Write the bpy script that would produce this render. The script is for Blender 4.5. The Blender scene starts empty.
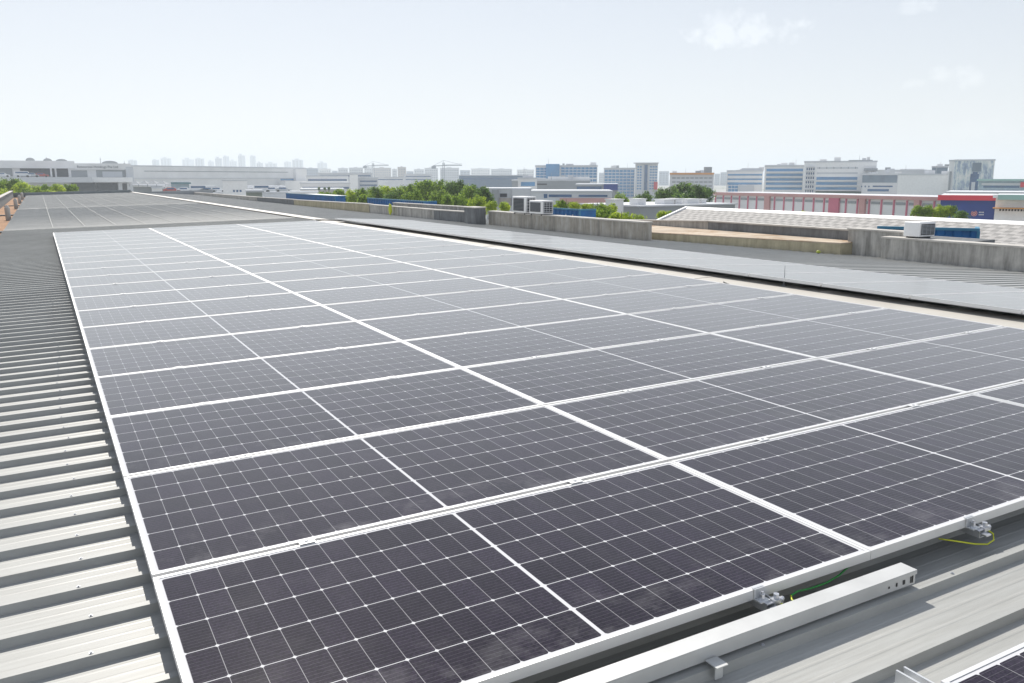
import bpy, bmesh, math, random
from mathutils import Vector, Matrix
random.seed(7)
S = bpy.context.scene
COL = S.collection
R = math.radians
# ------------------------------------------------------------------ camera
F_PX = 852.28
YAW, PITCH = R(28.687), R(-10.845)
EYE = Vector((-0.229, -1.906, 1.373))
FWD = Vector((math.sin(YAW)*math.cos(PITCH), math.cos(YAW)*math.cos(PITCH), math.sin(PITCH)))
RIGHT = Vector((math.cos(YAW), -math.sin(YAW), 0))
UP = RIGHT.cross(FWD)
cam_data = bpy.data.cameras.new('camera')
cam = bpy.data.objects.new('camera', cam_data); COL.objects.link(cam)
cam_data.sensor_width = 36
cam_data.lens = F_PX/1024*36
cam_data.clip_start = 0.05
cam_data.clip_end = 30000
mr = Matrix((RIGHT, UP, -FWD)).transposed()
cam.matrix_world = Matrix.Translation(EYE) @ mr.to_4x4()
S.camera = cam
# ------------------------------------------------------------------ sky and sun
SUN_EL, SUN_AZ = R(46), R(9)          # azimuth from +Y towards +X
SKY_STRENGTH = 0.084
SUN_STRENGTH = 4.8
EXPOSURE = 0.19
w = bpy.data.worlds.new('World'); S.world = w; w.use_nodes = True
nt = w.node_tree; N = nt.nodes; LK = nt.links
bg = N['Background']; bg.inputs['Strength'].default_value = SKY_STRENGTH
sky = N.new('ShaderNodeTexSky'); sky.sky_type = 'NISHITA'; sky.sun_disc = False
sky.sun_elevation = SUN_EL; sky.sun_rotation = SUN_AZ
sky.air_density = 1.0; sky.dust_density = 0.25; sky.ozone_density = 1.0; sky.altitude = 20
hs = N.new('ShaderNodeHueSaturation'); hs.inputs["Saturation"].default_value = 0.8
gmn = N.new('ShaderNodeGamma'); gmn.inputs['Gamma'].default_value = .42      # humid haze evens the sky out
LK.new(sky.outputs[0], gmn.inputs['Color'])
gsc = N.new('ShaderNodeVectorMath'); gsc.operation = 'MULTIPLY'; gsc.inputs[1].default_value = (3.92, 3.74, 3.78)
LK.new(gmn.outputs[0], gsc.inputs[0]); LK.new(gsc.outputs[0], hs.inputs['Color'])
tc = N.new('ShaderNodeTexCoord')
def wm(op, a, b=None, clamp=False):
    n = N.new('ShaderNodeMath'); n.operation = op; n.use_clamp = clamp
    for i, v in enumerate((a, b)):
        if v is None: continue
        if isinstance(v, (int, float)): n.inputs[i].default_value = v
        else: LK.new(v, n.inputs[i])
    return n.outputs[0]
def wdot(v):
    n = N.new('ShaderNodeVectorMath'); n.operation = 'DOT_PRODUCT'
    LK.new(tc.outputs['Generated'], n.inputs[0]); n.inputs[1].default_value = v
    return n.outputs['Value']
def ray(px, py):
    return (FWD + RIGHT*((px-512)/F_PX) - UP*((py-341.5)/F_PX)).normalized()
cn = N.new('ShaderNodeTexNoise'); cn.inputs['Scale'].default_value = 42; cn.inputs['Detail'].default_value = 6
cn.inputs['Roughness'].default_value = .62
LK.new(tc.outputs['Generated'], cn.inputs['Vector'])
total = None
# small fair weather clouds: direction in the sky, angular half sizes, opacity
for (px, py, a, b, op) in ((738, 32, 58, 15, .62), (722, 22, 30, 15, .4), (768, 30, 30, 9, .35), (962, 76, 28, 11, .42), (916, 8, 17, 8, .38), (913, 85, 14, 6, .3), (980, 128, 40, 9, .15)):
    d = ray(px, py); t1 = Vector((0, 0, 1)).cross(d).normalized()*-1; t2 = t1.cross(d)
    if t2.z < 0: t2 = -t2
    k = 1/ F_PX
    u = wm('DIVIDE', wdot(t1), a*k); v = wm('DIVIDE', wdot(t2), b*k)
    r2 = wm('ADD', wm('MULTIPLY', u, u), wm('MULTIPLY', v, v))
    core = wm('SUBTRACT', 1.0, r2)
    core = wm('ADD', core, wm('MULTIPLY', wm('SUBTRACT', cn.outputs['Fac'], .52), 5.0))
    front = wm('GREATER_THAN', wdot(d), .5)
    m = wm('MULTIPLY', wm('MULTIPLY', core, 1.2, True), wm('MULTIPLY', front, min(.9, op*1.25)))
    total = m if total is None else wm('MAXIMUM', total, m)
mx = N.new('ShaderNodeMix'); mx.data_type = 'RGBA'
LK.new(total, mx.inputs['Factor']); LK.new(hs.outputs[0], mx.inputs[6])
mul = N.new('ShaderNodeMix'); mul.data_type = 'RGBA'; mul.blend_type = 'ADD'; mul.inputs['Factor'].default_value = 1
LK.new(hs.outputs[0], mul.inputs[6]); mul.inputs[7].default_value = (2.0, 1.9, 1.7, 1)
LK.new(mul.outputs[2], mx.inputs[7])
LK.new(mx.outputs[2], bg.inputs['Color'])

sd = bpy.data.lights.new('sun', 'SUN'); sd.energy = SUN_STRENGTH; sd.angle = R(.53); sd.color = (1, .95, .865)
so = bpy.data.objects.new('sun', sd); COL.objects.link(so)
SUND = Vector((math.sin(SUN_AZ)*math.cos(SUN_EL), math.cos(SUN_AZ)*math.cos(SUN_EL), math.sin(SUN_EL)))
so.rotation_euler = SUND.to_track_quat('Z', 'Y').to_euler()
vs = S.view_settings
S.display_settings.display_device = 'sRGB'
vs.view_transform = 'Standard'; vs.look = 'None'; vs.exposure = EXPOSURE; vs.gamma = 1; vs.use_curve_mapping = False
S.render.engine = 'CYCLES'
S.cycles.volume_bounces = 1; S.cycles.max_bounces = 6

# ------------------------------------------------------------------ helpers
BETA = .0224                     # the left roof slope rises towards the ridge
GAM = math.atan(.065) - BETA     # the right slope falls away
G = -9.0                         # street level
cb, sb = math.cos(BETA), math.sin(BETA)
def L(x, y, z): return Vector((cb*x - sb*z, y, sb*x + cb*z))
RIDGE_X = 7.4
def RZ(x, dz=0): return -.13 - .065*(x-RIDGE_X) + dz     # roof-local height of the right slope
def at(px, py, D):
    """the point of the world seen on the photograph at px, py when it lies D metres ahead"""
    d = FWD + RIGHT*((px-512)/F_PX) - UP*((py-341.5)/F_PX)
    hf = Vector((math.sin(YAW), math.cos(YAW), 0))
    return EYE + d*(D/d.dot(hf))
def zpy(py, D, px=512): return at(px, py, D).z

def rgb(r, g, b): # sRGB 0..255 to linear
    f = lambda c: (c/255/12.92) if c/255 <= .04045 else ((c/255+.055)/1.055)**2.4
    return (f(r), f(g), f(b), 1)
MATS = {}
def mat(name, col, rough=.6, metal=0, var=.12, scale=1.5, streak=0, spec=.5, bump=0, bscale=40, var2=None, v2scale=8):
    if name in MATS: return MATS[name]
    m = bpy.data.materials.new(name); m.use_nodes = True; MATS[name] = m
    t = m.node_tree; b = t.nodes['Principled BSDF']
    b.inputs['Roughness'].default_value = rough; b.inputs['Metallic'].default_value = metal
    b.inputs['Specular IOR Level'].default_value = spec
    c = t.nodes.new('ShaderNodeTexCoord'); n = t.nodes.new('ShaderNodeTexNoise')
    n.inputs['Scale'].default_value = scale; n.inputs['Detail'].default_value = 5
    mp = t.nodes.new('ShaderNodeMapping')
    if streak: mp.inputs['Scale'].default_value = (1, 1, streak)
    t.links.new(c.outputs['Object'], mp.inputs[0]); t.links.new(mp.outputs[0], n.inputs['Vector'])
    r = t.nodes.new('ShaderNodeValToRGB')
    e = r.color_ramp.elements
    e[0].position = .3; e[1].position = .7
    e[0].color = tuple(max(0, x*(1-var)) for x in col[:3]) + (1,)
    e[1].color = tuple(min(1, x*(1+var)) for x in col[:3]) + (1,)
    t.links.new(n.outputs['Fac'], r.inputs[0])
    out = r.outputs[0]
    if var2:
        n2 = t.nodes.new('ShaderNodeTexNoise'); n2.inputs['Scale'].default_value = v2scale; n2.inputs['Detail'].default_value = 8
        n2.inputs['Roughness'].default_value = .7
        t.links.new(mp.outputs[0], n2.inputs['Vector'])
        r2 = t.nodes.new('ShaderNodeValToRGB'); r2.color_ramp.elements[0].position = .48; r2.color_ramp.elements[1].position = .66
        t.links.new(n2.outputs['Fac'], r2.inputs[0])
        x = t.nodes.new('ShaderNodeMix'); x.data_type = 'RGBA'
        t.links.new(r2.outputs[0], x.inputs['Factor']); t.links.new(out, x.inputs[6]); x.inputs[7].default_value = var2
        out = x.outputs[2]
    t.links.new(out, b.inputs['Base Color'])
    if bump:
        bn = t.nodes.new('ShaderNodeTexNoise'); bn.inputs['Scale'].default_value = bscale; bn.inputs['Detail'].default_value = 4
        t.links.new(c.outputs['Object'], bn.inputs['Vector'])
        bp = t.nodes.new('ShaderNodeBump'); bp.inputs['Strength'].default_value = bump; bp.inputs['Distance'].default_value = .02
        t.links.new(bn.outputs['Fac'], bp.inputs['Height']); t.links.new(bp.outputs[0], b.inputs['Normal'])
    return m

def box(bm, x0, x1, y0, y1, z0, z1):
    v = [bm.verts.new((x, y, z)) for z in (z0, z1) for y in (y0, y1) for x in (x0, x1)]
    for f in ((0, 2, 3, 1), (4, 5, 7, 6), (0, 1, 5, 4), (2, 6, 7, 3), (0, 4, 6, 2), (1, 3, 7, 5)):
        bm.faces.new([v[i] for i in f])
def prism(bm, prof, x0, x1):
    """profile of (y, z) points swept along x; closed"""
    a = [bm.verts.new((x0, y, z)) for y, z in prof]; b = [bm.verts.new((x1, y, z)) for y, z in prof]
    n = len(prof)
    for i in range(n): bm.faces.new((a[i], a[(i+1) % n], b[(i+1) % n], b[i]))
    bm.faces.new(a[::-1]); bm.faces.new(b)
def cyl(bm, p, q, r0, r1=None, seg=10):
    r1 = r0 if r1 is None else r1
    p, q = Vector(p), Vector(q); d = (q-p).normalized()
    u = d.orthogonal().normalized(); v = d.cross(u)
    a = [bm.verts.new(p + (u*math.cos(t)+v*math.sin(t))*r0) for t in [2*math.pi*i/seg for i in range(seg)]]
    b = [bm.verts.new(q + (u*math.cos(t)+v*math.sin(t))*r1) for t in [2*math.pi*i/seg for i in range(seg)]]
    for i in range(seg): bm.faces.new((a[i], a[(i+1) % seg], b[(i+1) % seg], b[i]))
    bm.faces.new(a[::-1]); bm.faces.new(b)
def tube(bm, pts, r, seg=8):
    pts = [Vector(p) for p in pts]; rings = []
    for i, p in enumerate(pts):
        d = (pts[min(i+1, len(pts)-1)] - pts[max(i-1, 0)]).normalized()
        u = d.cross(Vector((.13, .2, .97))).normalized(); v = d.cross(u)
        rings.append([bm.verts.new(p + (u*math.cos(t)+v*math.sin(t))*r) for t in [2*math.pi*k/seg for k in range(seg)]])
    for a, b in zip(rings, rings[1:]):
        for k in range(seg): bm.faces.new((a[k], a[(k+1) % seg], b[(k+1) % seg], b[k]))
    bm.faces.new(rings[0][::-1]); bm.faces.new(rings[-1])
def obj(name, bm, m, parent=None, bevel=0, smooth=False):
    me = bpy.data.meshes.new(name)
    bmesh.ops.recalc_face_normals(bm, faces=bm.faces)
    if bevel:
        bmesh.ops.bevel(bm, geom=[e for e in bm.edges], offset=bevel, segments=1, affect='EDGES')
    bm.to_mesh(me); bm.free()
    if smooth:
        for f in me.polygons: f.use_smooth = True
    for mm in (m if isinstance(m, (list, tuple)) else [m]): me.materials.append(mm)
    o = bpy.data.objects.new(name, me); COL.objects.link(o)
    if parent: o.parent = parent
    return o
def meshobj(name, fn, m, parent=None, **k):
    bm = bmesh.new(); fn(bm); return obj(name, bm, m, parent, **k)
def tag(o, label=None, cat=None, group=None, kind=None):
    if label: o['label'] = label
    if cat: o['category'] = cat
    if group: o['group'] = group
    if kind: o['kind'] = kind
    return o
def thing(name, label, cat, loc=(0, 0, 0), rot=(0, 0, 0), group=None):
    o = bpy.data.objects.new(name, None); COL.objects.link(o); o.empty_display_size = .1
    o.location = loc; o.rotation_euler = rot
    return tag(o, label, cat, group)
def kids(o): return CH.get(o.name, list(o.children))
CH = {}
def copy_tree(o, parent=None):
    c = o.copy(); COL.objects.link(c)
    if parent: c.parent = parent
    for ch in list(o.children): copy_tree(ch, c)
    return c
ORD = ['first', 'second', 'third', 'fourth', 'fifth', 'sixth', 'seventh', 'eighth', 'ninth', 'tenth', 'eleventh', 'twelfth', 'thirteenth',
       'fourteenth', 'fifteenth', 'sixteenth', 'seventeenth', 'eighteenth', 'nineteenth', 'twentieth']
ROT_L = (0, -BETA, 0)
ROT_R = (0, GAM, 0)

# ------------------------------------------------------------------ materials
def roof_material():
    m = mat('painted_roof_steel', (.375, .378, .37), rough=.42, var=.07, scale=.8, spec=.45)
    t = m.node_tree; b = t.nodes['Principled BSDF']
    src = b.inputs['Base Color'].links[0].from_socket
    c = t.nodes.new('ShaderNodeTexCoord')
    mp = t.nodes.new('ShaderNodeMapping'); mp.inputs['Scale'].default_value = (.6, 9, 1)
    t.links.new(c.outputs['Object'], mp.inputs[0])
    n = t.nodes.new('ShaderNodeTexNoise'); n.inputs['Scale'].default_value = 5; n.inputs['Detail'].default_value = 7; n.inputs['Roughness'].default_value = .7
    t.links.new(mp.outputs[0], n.inputs['Vector'])
    r = t.nodes.new('ShaderNodeValToRGB'); e = r.color_ramp.elements
    e[0].position = .3; e[0].color = (.80, .79, .76, 1); e[1].position = .62; e[1].color = (1.04, 1.04, 1.02, 1)
    t.links.new(n.outputs['Fac'], r.inputs[0])
    x = t.nodes.new('ShaderNodeMix'); x.data_type = 'RGBA'; x.blend_type = 'MULTIPLY'; x.inputs['Factor'].default_value = .8
    t.links.new(src, x.inputs[6]); t.links.new(r.outputs[0], x.inputs[7])
    # specks of dirt and screw heads
    v = t.nodes.new('ShaderNodeTexNoise'); v.inputs['Scale'].default_value = 34; v.inputs['Detail'].default_value = 2
    t.links.new(c.outputs['Object'], v.inputs['Vector'])
    r2 = t.nodes.new('ShaderNodeValToRGB'); e = r2.color_ramp.elements
    e[0].position = .74; e[0].color = (0, 0, 0, 1); e[1].position = .8; e[1].color = (.5, .5, .5, 1)
    t.links.new(v.outputs['Fac'], r2.inputs[0])
    y = t.nodes.new('ShaderNodeMix'); y.data_type = 'RGBA'
    t.links.new(r2.outputs[0], y.inputs['Factor']); t.links.new(x.outputs[2], y.inputs[6]); y.inputs[7].default_value = (.25, .22, .18, 1)
    t.links.new(y.outputs[2], b.inputs['Base Color'])
    return m
M_ROOF = roof_material()
M_RIDGE = mat('ridge_steel', (.52, .495, .45), rough=.5, var=.06, scale=2)
M_ALU = mat('anodised_aluminium', (.75, .75, .75), rough=.42, metal=.4, var=.04, scale=6)
M_ALUW = mat('raw_aluminium', (.70, .71, .72), rough=.34, metal=.6, var=.08, scale=12)
M_TRAY = mat('galvanised_steel', (.56, .565, .56), rough=.42, metal=.25, var=.07, scale=9)
M_BACK = mat('white_backsheet', (.30, .30, .31), rough=.6)
M_ZINC = mat('zinc_bolts', (.62, .63, .66), rough=.3, metal=.8, var=.2, scale=60)
M_GREEN = mat('green_cable', (.02, .26, .04), rough=.45, var=.2, scale=20)
M_YEL = mat('yellow_cable', (.62, .66, .03), rough=.45, var=.1, scale=30)
M_BLACK = mat('black_plastic', (.02, .02, .022), rough=.5)

PW, PL = 2.29, 1.134         # panel width along the rows, depth up the array
def panel_material():
    m = bpy.data.materials.new('solar_cells_under_glass'); m.use_nodes = True
    t = m.node_tree; b = t.nodes['Principled BSDF']; LN = t.links
    tc = t.nodes.new('ShaderNodeTexCoord'); sx = t.nodes.new('ShaderNodeSeparateXYZ'); LN.new(tc.outputs['Object'], sx.inputs[0])
    def mt(op, a, b2=None, c=None, clamp=False):
        n = t.nodes.new('ShaderNodeMath'); n.operation = op; n.use_clamp = clamp
        for i, v in enumerate((a, b2, c)):
            if v is None: continue
            if isinstance(v, (int, float)): n.inputs[i].default_value = v
            else: LN.new(v, n.inputs[i])
        return n.outputs[0]
    X, Y = sx.outputs[0], sx.outputs[1]
    h = PW/2; mb = .0065; bx = .025; px = (h-mb-bx)/12
    by = .025; py = (PL-2*by)/6
    ax = mt('SUBTRACT', mt('ABSOLUTE', mt('SUBTRACT', X, h)), mb)       # from the centre bar outwards
    fx = mt('FRACT', mt('DIVIDE', mt('ADD', ax, px*20), px))
    dx = mt('MULTIPLY', mt('SUBTRACT', .5, mt('ABSOLUTE', mt('SUBTRACT', fx, .5))), px)
    ay = mt('SUBTRACT', Y, by)
    fy = mt('FRACT', mt('DIVIDE', mt('ADD', ay, py*20), py))
    dy = mt('MULTIPLY', mt('SUBTRACT', .5, mt('ABSOLUTE', mt('SUBTRACT', fy, .5))), py)
    lx = mt('LESS_THAN', dx, .0009); ly = mt('LESS_THAN', dy, .0016)
    dot = mt('LESS_THAN', mt('ADD', dx, dy), .0085)
    bar = mt('LESS_THAN', ax, 0.0)
    bx0 = mt('GREATER_THAN', ax, h-mb-bx+.0005)
    by0 = mt('LESS_THAN', ay, 0.0); by1 = mt('GREATER_THAN', ay, 6*py)
    border = mt('MAXIMUM', bx0, mt('MAXIMUM', by0, by1))
    white = mt('MAXIMUM', mt('MAXIMUM', mt('MULTIPLY', lx, .52), mt('MULTIPLY', ly, 1.0)), mt('MAXIMUM', mt('MAXIMUM', dot, bar), border))
    # thin ribbons along the cells, ten to a cell
    fb = mt('FRACT', mt('DIVIDE', mt('ADD', ay, py*20), py/10))
    rib = mt('MULTIPLY', mt('LESS_THAN', mt('ABSOLUTE', mt('SUBTRACT', fb, .5)), .035), .10)
    white = mt('MAXIMUM', white, rib)
    oi = t.nodes.new('ShaderNodeObjectInfo')
    n = t.nodes.new('ShaderNodeTexNoise'); n.inputs['Scale'].default_value = 150; n.inputs['Detail'].default_value = 3
    LN.new(tc.outputs['Object'], n.inputs['Vector'])
    cr = t.nodes.new('ShaderNodeValToRGB'); e = cr.color_ramp.elements
    e[0].position = .3; e[0].color = (.004, .003, .008, 1); e[1].position = .75; e[1].color = (.026, .018, .036, 1)
    LN.new(n.outputs['Fac'], cr.inputs[0])
    # dust: cloudy film, differs from panel to panel, and round water spots along the low edge
    cx = t.nodes.new('ShaderNodeVectorMath'); cx.operation = 'ADD'; LN.new(tc.outputs['Object'], cx.inputs[0])
    cb3 = t.nodes.new('ShaderNodeCombineXYZ')
    LN.new(mt('MULTIPLY', oi.outputs['Random'], 37), cb3.inputs[0]); LN.new(mt('MULTIPLY', oi.outputs['Random'], 91), cb3.inputs[1])
    LN.new(cb3.outputs[0], cx.inputs[1])
    dn = t.nodes.new('ShaderNodeTexNoise'); dn.inputs['Scale'].default_value = 5.5; dn.inputs['Detail'].default_value = 7; dn.inputs['Roughness'].default_value = .68
    LN.new(cx.outputs[0], dn.inputs['Vector'])
    d1 = mt('MULTIPLY', mt('SUBTRACT', dn.outputs['Fac'], .5, clamp=True), .10)
    edge = mt('MULTIPLY', mt('SUBTRACT', 1, mt('DIVIDE', Y, .35), clamp=True), mt('MULTIPLY', mt('SUBTRACT', dn.outputs['Fac'], .5, clamp=True), .75))
    dust = mt('ADD', mt('ADD', d1, edge), mt('MULTIPLY', oi.outputs['Random'], .022))
    mw = t.nodes.new('ShaderNodeMix'); mw.data_type = 'RGBA'
    wn = t.nodes.new('ShaderNodeTexWhiteNoise'); wn.noise_dimensions = '3D'; wc = t.nodes.new('ShaderNodeCombineXYZ')
    LN.new(mt('FLOOR', mt('DIVIDE', mt('SUBTRACT', X, bx), px)), wc.inputs[0]); LN.new(mt('FLOOR', mt('DIVIDE', ay, py)), wc.inputs[1]); LN.new(mt('MULTIPLY', oi.outputs['Random'], 50), wc.inputs[2])
    LN.new(wc.outputs[0], wn.inputs['Vector'])
    vc = t.nodes.new('ShaderNodeMix'); vc.data_type = 'RGBA'; vc.blend_type = 'MULTIPLY'; vc.inputs['Factor'].default_value = 1
    sc3 = t.nodes.new('ShaderNodeCombineXYZ'); tone = mt('ADD', mt('MULTIPLY', wn.outputs['Value'], .5), .72)
    for q_ in range(3): LN.new(tone, sc3.inputs[q_])
    LN.new(cr.outputs[0], vc.inputs[6]); LN.new(sc3.outputs[0], vc.inputs[7])
    LN.new(white, mw.inputs['Factor']); LN.new(vc.outputs[2], mw.inputs[6]); mw.inputs[7].default_value = (.60, .60, .62, 1)
    md = t.nodes.new('ShaderNodeMix'); md.data_type = 'RGBA'
    LN.new(dust, md.inputs['Factor']); LN.new(mw.outputs[2], md.inputs[6]); md.inputs[7].default_value = (.42, .41, .42, 1)
    # a few bird droppings and dried drops
    vn = t.nodes.new('ShaderNodeTexVoronoi'); vn.inputs['Scale'].default_value = 2.6; LN.new(cx.outputs[0], vn.inputs['Vector'])
    sp = mt('MULTIPLY', mt('LESS_THAN', mt('ADD', vn.outputs['Distance'], mt('MULTIPLY', n.outputs['Fac'], .03)), .036), mt('GREATER_THAN', mt('FRACT', mt('MULTIPLY', vn.outputs['Color'], 7.3)), .86))
    ms = t.nodes.new('ShaderNodeMix'); ms.data_type = 'RGBA'
    LN.new(mt('MULTIPLY', sp, .55), ms.inputs['Factor']); LN.new(md.outputs[2], ms.inputs[6]); ms.inputs[7].default_value = (.6, .6, .58, 1)
    LN.new(ms.outputs[2], b.inputs['Base Color'])
    LN.new(mt('ADD', mt('MULTIPLY', dn.outputs['Fac'], .06), .13), b.inputs['Roughness'])
    b.inputs['IOR'].default_value = 1.25
    b.inputs['Specular IOR Level'].default_value = .5
    b.inputs['Sheen Weight'].default_value = 1.0
    b.inputs['Sheen Roughness'].default_value = .245
    b.inputs['Sheen Tint'].default_value = (1, .985, .96, 1)
    bn = t.nodes.new('ShaderNodeTexNoise'); bn.inputs['Scale'].default_value = 240; bn.inputs['Detail'].default_value = 2
    LN.new(tc.outputs['Object'], bn.inputs['Vector'])
    bp = t.nodes.new('ShaderNodeBump'); bp.inputs['Strength'].default_value = .05; bp.inputs['Distance'].default_value = .002
    LN.new(bn.outputs['Fac'], bp.inputs['Height']); LN.new(bp.outputs[0], b.inputs['Normal'])
    return m
M_CELLS = panel_material()

def concrete(name, col, dark=.45, sc=1.0, rust=0.0):
    """weathered concrete with vertical run-off streaks"""
    if name in MATS: return MATS[name]
    m = bpy.data.materials.new(name); m.use_nodes = True; MATS[name] = m
    t = m.node_tree; b = t.nodes['Principled BSDF']; LN = t.links; b.inputs['Roughness'].default_value = .9
    b.inputs['Specular IOR Level'].default_value = .2
    c = t.nodes.new('ShaderNodeTexCoord'); mp = t.nodes.new('ShaderNodeMapping'); mp.inputs['Scale'].default_value = (3.4*sc, 3.4*sc, .5)
    LN.new(c.outputs['Object'], mp.inputs[0])
    n = t.nodes.new('ShaderNodeTexNoise'); n.inputs['Scale'].default_value = 1.5; n.inputs['Detail'].default_value = 8; n.inputs['Roughness'].default_value = .72
    LN.new(mp.outputs[0], n.inputs['Vector'])
    r = t.nodes.new('ShaderNodeValToRGB'); e = r.color_ramp.elements
    e[0].position = .30; e[0].color = tuple(x*dark for x in col[:3])+(1,); e[1].position = .62; e[1].color = col
    if rust:
        q = e.new(.48); q.color = (col[0]*.80, col[1]*.77, col[2]*.71, 1)
    LN.new(n.outputs['Fac'], r.inputs[0])
    n2 = t.nodes.new('ShaderNodeTexNoise'); n2.inputs['Scale'].default_value = 7; n2.inputs['Detail'].default_value = 6
    LN.new(c.outputs['Object'], n2.inputs['Vector'])
    r2 = t.nodes.new('ShaderNodeValToRGB'); r2.color_ramp.elements[0].color = (.7, .7, .7, 1); r2.color_ramp.elements[1].color = (1.1, 1.1, 1.1, 1)
    LN.new(n2.outputs['Fac'], r2.inputs[0])
    x = t.nodes.new('ShaderNodeMix'); x.data_type = 'RGBA'; x.blend_type = 'MULTIPLY'; x.inputs['Factor'].default_value = 1
    LN.new(r.outputs[0], x.inputs[6]); LN.new(r2.outputs[0], x.inputs[7])
    LN.new(x.outputs[2], b.inputs['Base Color'])
    return m
M_CONC = concrete('weathered_concrete', (.52, .505, .475, 1), .42)
M_CONCR = concrete('rust_stained_concrete', (.48, .465, .44, 1), .5, rust=1)
M_CONCD = concrete('dark_algae_concrete', (.23, .24, .25, 1), .55)
M_CAP = mat('pale_coping', (.48, .46, .43), rough=.85, var=.15, scale=3)
M_YCONC = concrete('yellowed_concrete', (.50, .45, .32, 1), .65)
M_ORANGE = mat('ochre_slab_top', (.46, .385, .30), rough=.9, var=.2, scale=1.2, var2=(.32, .20, .11, 1), v2scale=2)
M_RUSTY = mat('rusty_gutter', (.30, .16, .08), rough=.9, var=.3, scale=2)
M_SLATE = mat('bluegrey_parapet_paint', (.20, .225, .24), rough=.8, var=.12, scale=1)
M_WHITE = mat('white_paint', (.86, .86, .86), rough=.55, var=.05, scale=2)
M_OFFW = mat('offwhite_render', (.80, .80, .80), rough=.8, var=.08, scale=.15)
M_LGREY = mat('light_grey_render', (.60, .62, .65), rough=.8, var=.07, scale=.1)
M_MGREY = mat('mid_grey_render', (.33, .35, .37), rough=.8, var=.1, scale=.1)
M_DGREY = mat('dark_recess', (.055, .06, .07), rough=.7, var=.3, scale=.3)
M_GLASSB = mat('blue_curtain_glass', (.08, .27, .52), rough=.18, var=.25, scale=.15, spec=.8)
M_GLASSD = mat('dark_window_glass', (.02, .09, .22), rough=.15, var=.3, scale=.4, spec=.8)
M_GLASST = mat('teal_glass', (.10, .25, .29), rough=.2, var=.2, scale=.3, spec=.8)
M_PINK = mat('pink_render', (.62, .18, .25), rough=.8, var=.12, scale=.3)
M_SALMON = mat('salmon_render', (.60, .34, .32), rough=.8, var=.1, scale=.3)
M_RED = mat('red_fascia', (.62, .035, .06), rough=.5, var=.1, scale=.3)
M_NAVY = mat('navy_cladding', (.008, .04, .24), rough=.5, var=.15, scale=.5)
M_BLUE = mat('blue_sheet_steel', (.006, .13, .36), rough=.45, var=.2, scale=1.5)
M_TEAL = mat('mint_roof_edge', (.32, .50, .46), rough=.6, var=.08, scale=.3)
M_ORG = mat('orange_roof_rail', (.62, .28, .08), rough=.7, var=.1, scale=.3)
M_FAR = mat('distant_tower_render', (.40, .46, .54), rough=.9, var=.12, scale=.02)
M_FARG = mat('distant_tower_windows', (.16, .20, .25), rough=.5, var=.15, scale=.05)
M_BEIGE = mat('beige_apartment_render', (.46, .42, .39), rough=.85, var=.08, scale=.03)
M_TYRE = mat('tyre_rubber', (.02, .02, .02), rough=.8)
M_BARK = mat('bark', (.12, .09, .065), rough=.9, var=.3, scale=3)
M_SIGNT = mat('grey_sign_letters', (.10, .11, .13), rough=.6)

# ------------------------------------------------------------------ ground and haze
gm = mat('street_ground', (.34, .34, .32), rough=.9, var=.2, scale=.01, var2=(.07, .10, .04, 1), v2scale=.02)
g = meshobj('ground', lambda bm: bm.faces.new([bm.verts.new(v) for v in ((-14000, -14000, G), (14000, -14000, G), (14000, 14000, G), (-14000, 14000, G))]), gm)
tag(g, kind='structure')
hz = meshobj('haze', lambda bm: box(bm, -4200, 5600, -300, 5200, G-1, 115), None or mat('tmp', (.5, .5, .5)))
hm = bpy.data.materials.new('humid_air'); hm.use_nodes = True
ht = hm.node_tree; ht.nodes.remove(ht.nodes['Principled BSDF'])
pv = ht.nodes.new('ShaderNodeVolumePrincipled'); pv.inputs['Density'].default_value = .0005
pv.inputs['Color'].default_value = (.86, .93, 1, 1); pv.inputs['Anisotropy'].default_value = .12
ht.links.new(pv.outputs[0], ht.nodes['Material Output'].inputs['Volume'])
hz.data.materials.clear(); hz.data.materials.append(hm)
tag(hz, kind='stuff')

# ------------------------------------------------------------------ our building: roof, ridge, parapets
fac = thing('factory_building', 'long low factory whose cream ribbed steel roof carries the solar panels', 'building', (0, 0, G))
def inroof(o, rot=ROT_L, loc=(0, 0, 0)):
    o.parent = fac; p = Vector(L(*loc)); o.location = (p.x, p.y, p.z-G); o.rotation_euler = rot; return o
RIB, RH = .259, .032
ZP = -.132
def ribsheet(x0, x1, y0, y1, phase=0.0, z=0.0, RH=RH):
    def fn(bm):
        prof = []
        k0 = math.ceil((y0-phase)/RIB)
        y = phase + k0*RIB
        prof.append((y0, z))
        while y + RIB < y1:
            # near face steep, flat top, sloping far face, pan with two shallow beads
            prof += [(y, z), (y+.008, z+RH), (y+.040, z+RH), (y+.056, z)]
            for b0 in (.105, .165, .22):
                prof += [(y+b0-.008, z), (y+b0-.003, z+.0010), (y+b0+.003, z+.0010), (y+b0+.008, z)]
            y += RIB
        prof.append((y1, z))
        prof = [q for q in prof if y0 <= q[0] <= y1]
        prof.sort(key=lambda q: q[0])
        a = [bm.verts.new((x0, q[0], q[1])) for q in prof]; b = [bm.verts.new((x1, q[0], q[1])) for q in prof]
        for i in range(len(prof)-1):
            if prof[i+1][0]-prof[i][0] > 1e-6: bm.faces.new((a[i], b[i], b[i+1], a[i+1]))
    return fn
PH = -.155 - .008
inroof(meshobj('roof_sheet', ribsheet(-1.25, RIDGE_X, -6, 27.4, PH), M_ROOF), loc=(0, 0, ZP))
inroof(meshobj('roof_sheet', ribsheet(-1.25, RIDGE_X, 27.55, 48.0, PH, 0, .0082), M_ROOF), loc=(0, 0, ZP))
inroof(meshobj('roof_sheet', ribsheet(-1.25, RIDGE_X, 48.15, 87.8, PH, 0, .0072), M_ROOF), loc=(0, 0, ZP))
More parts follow.
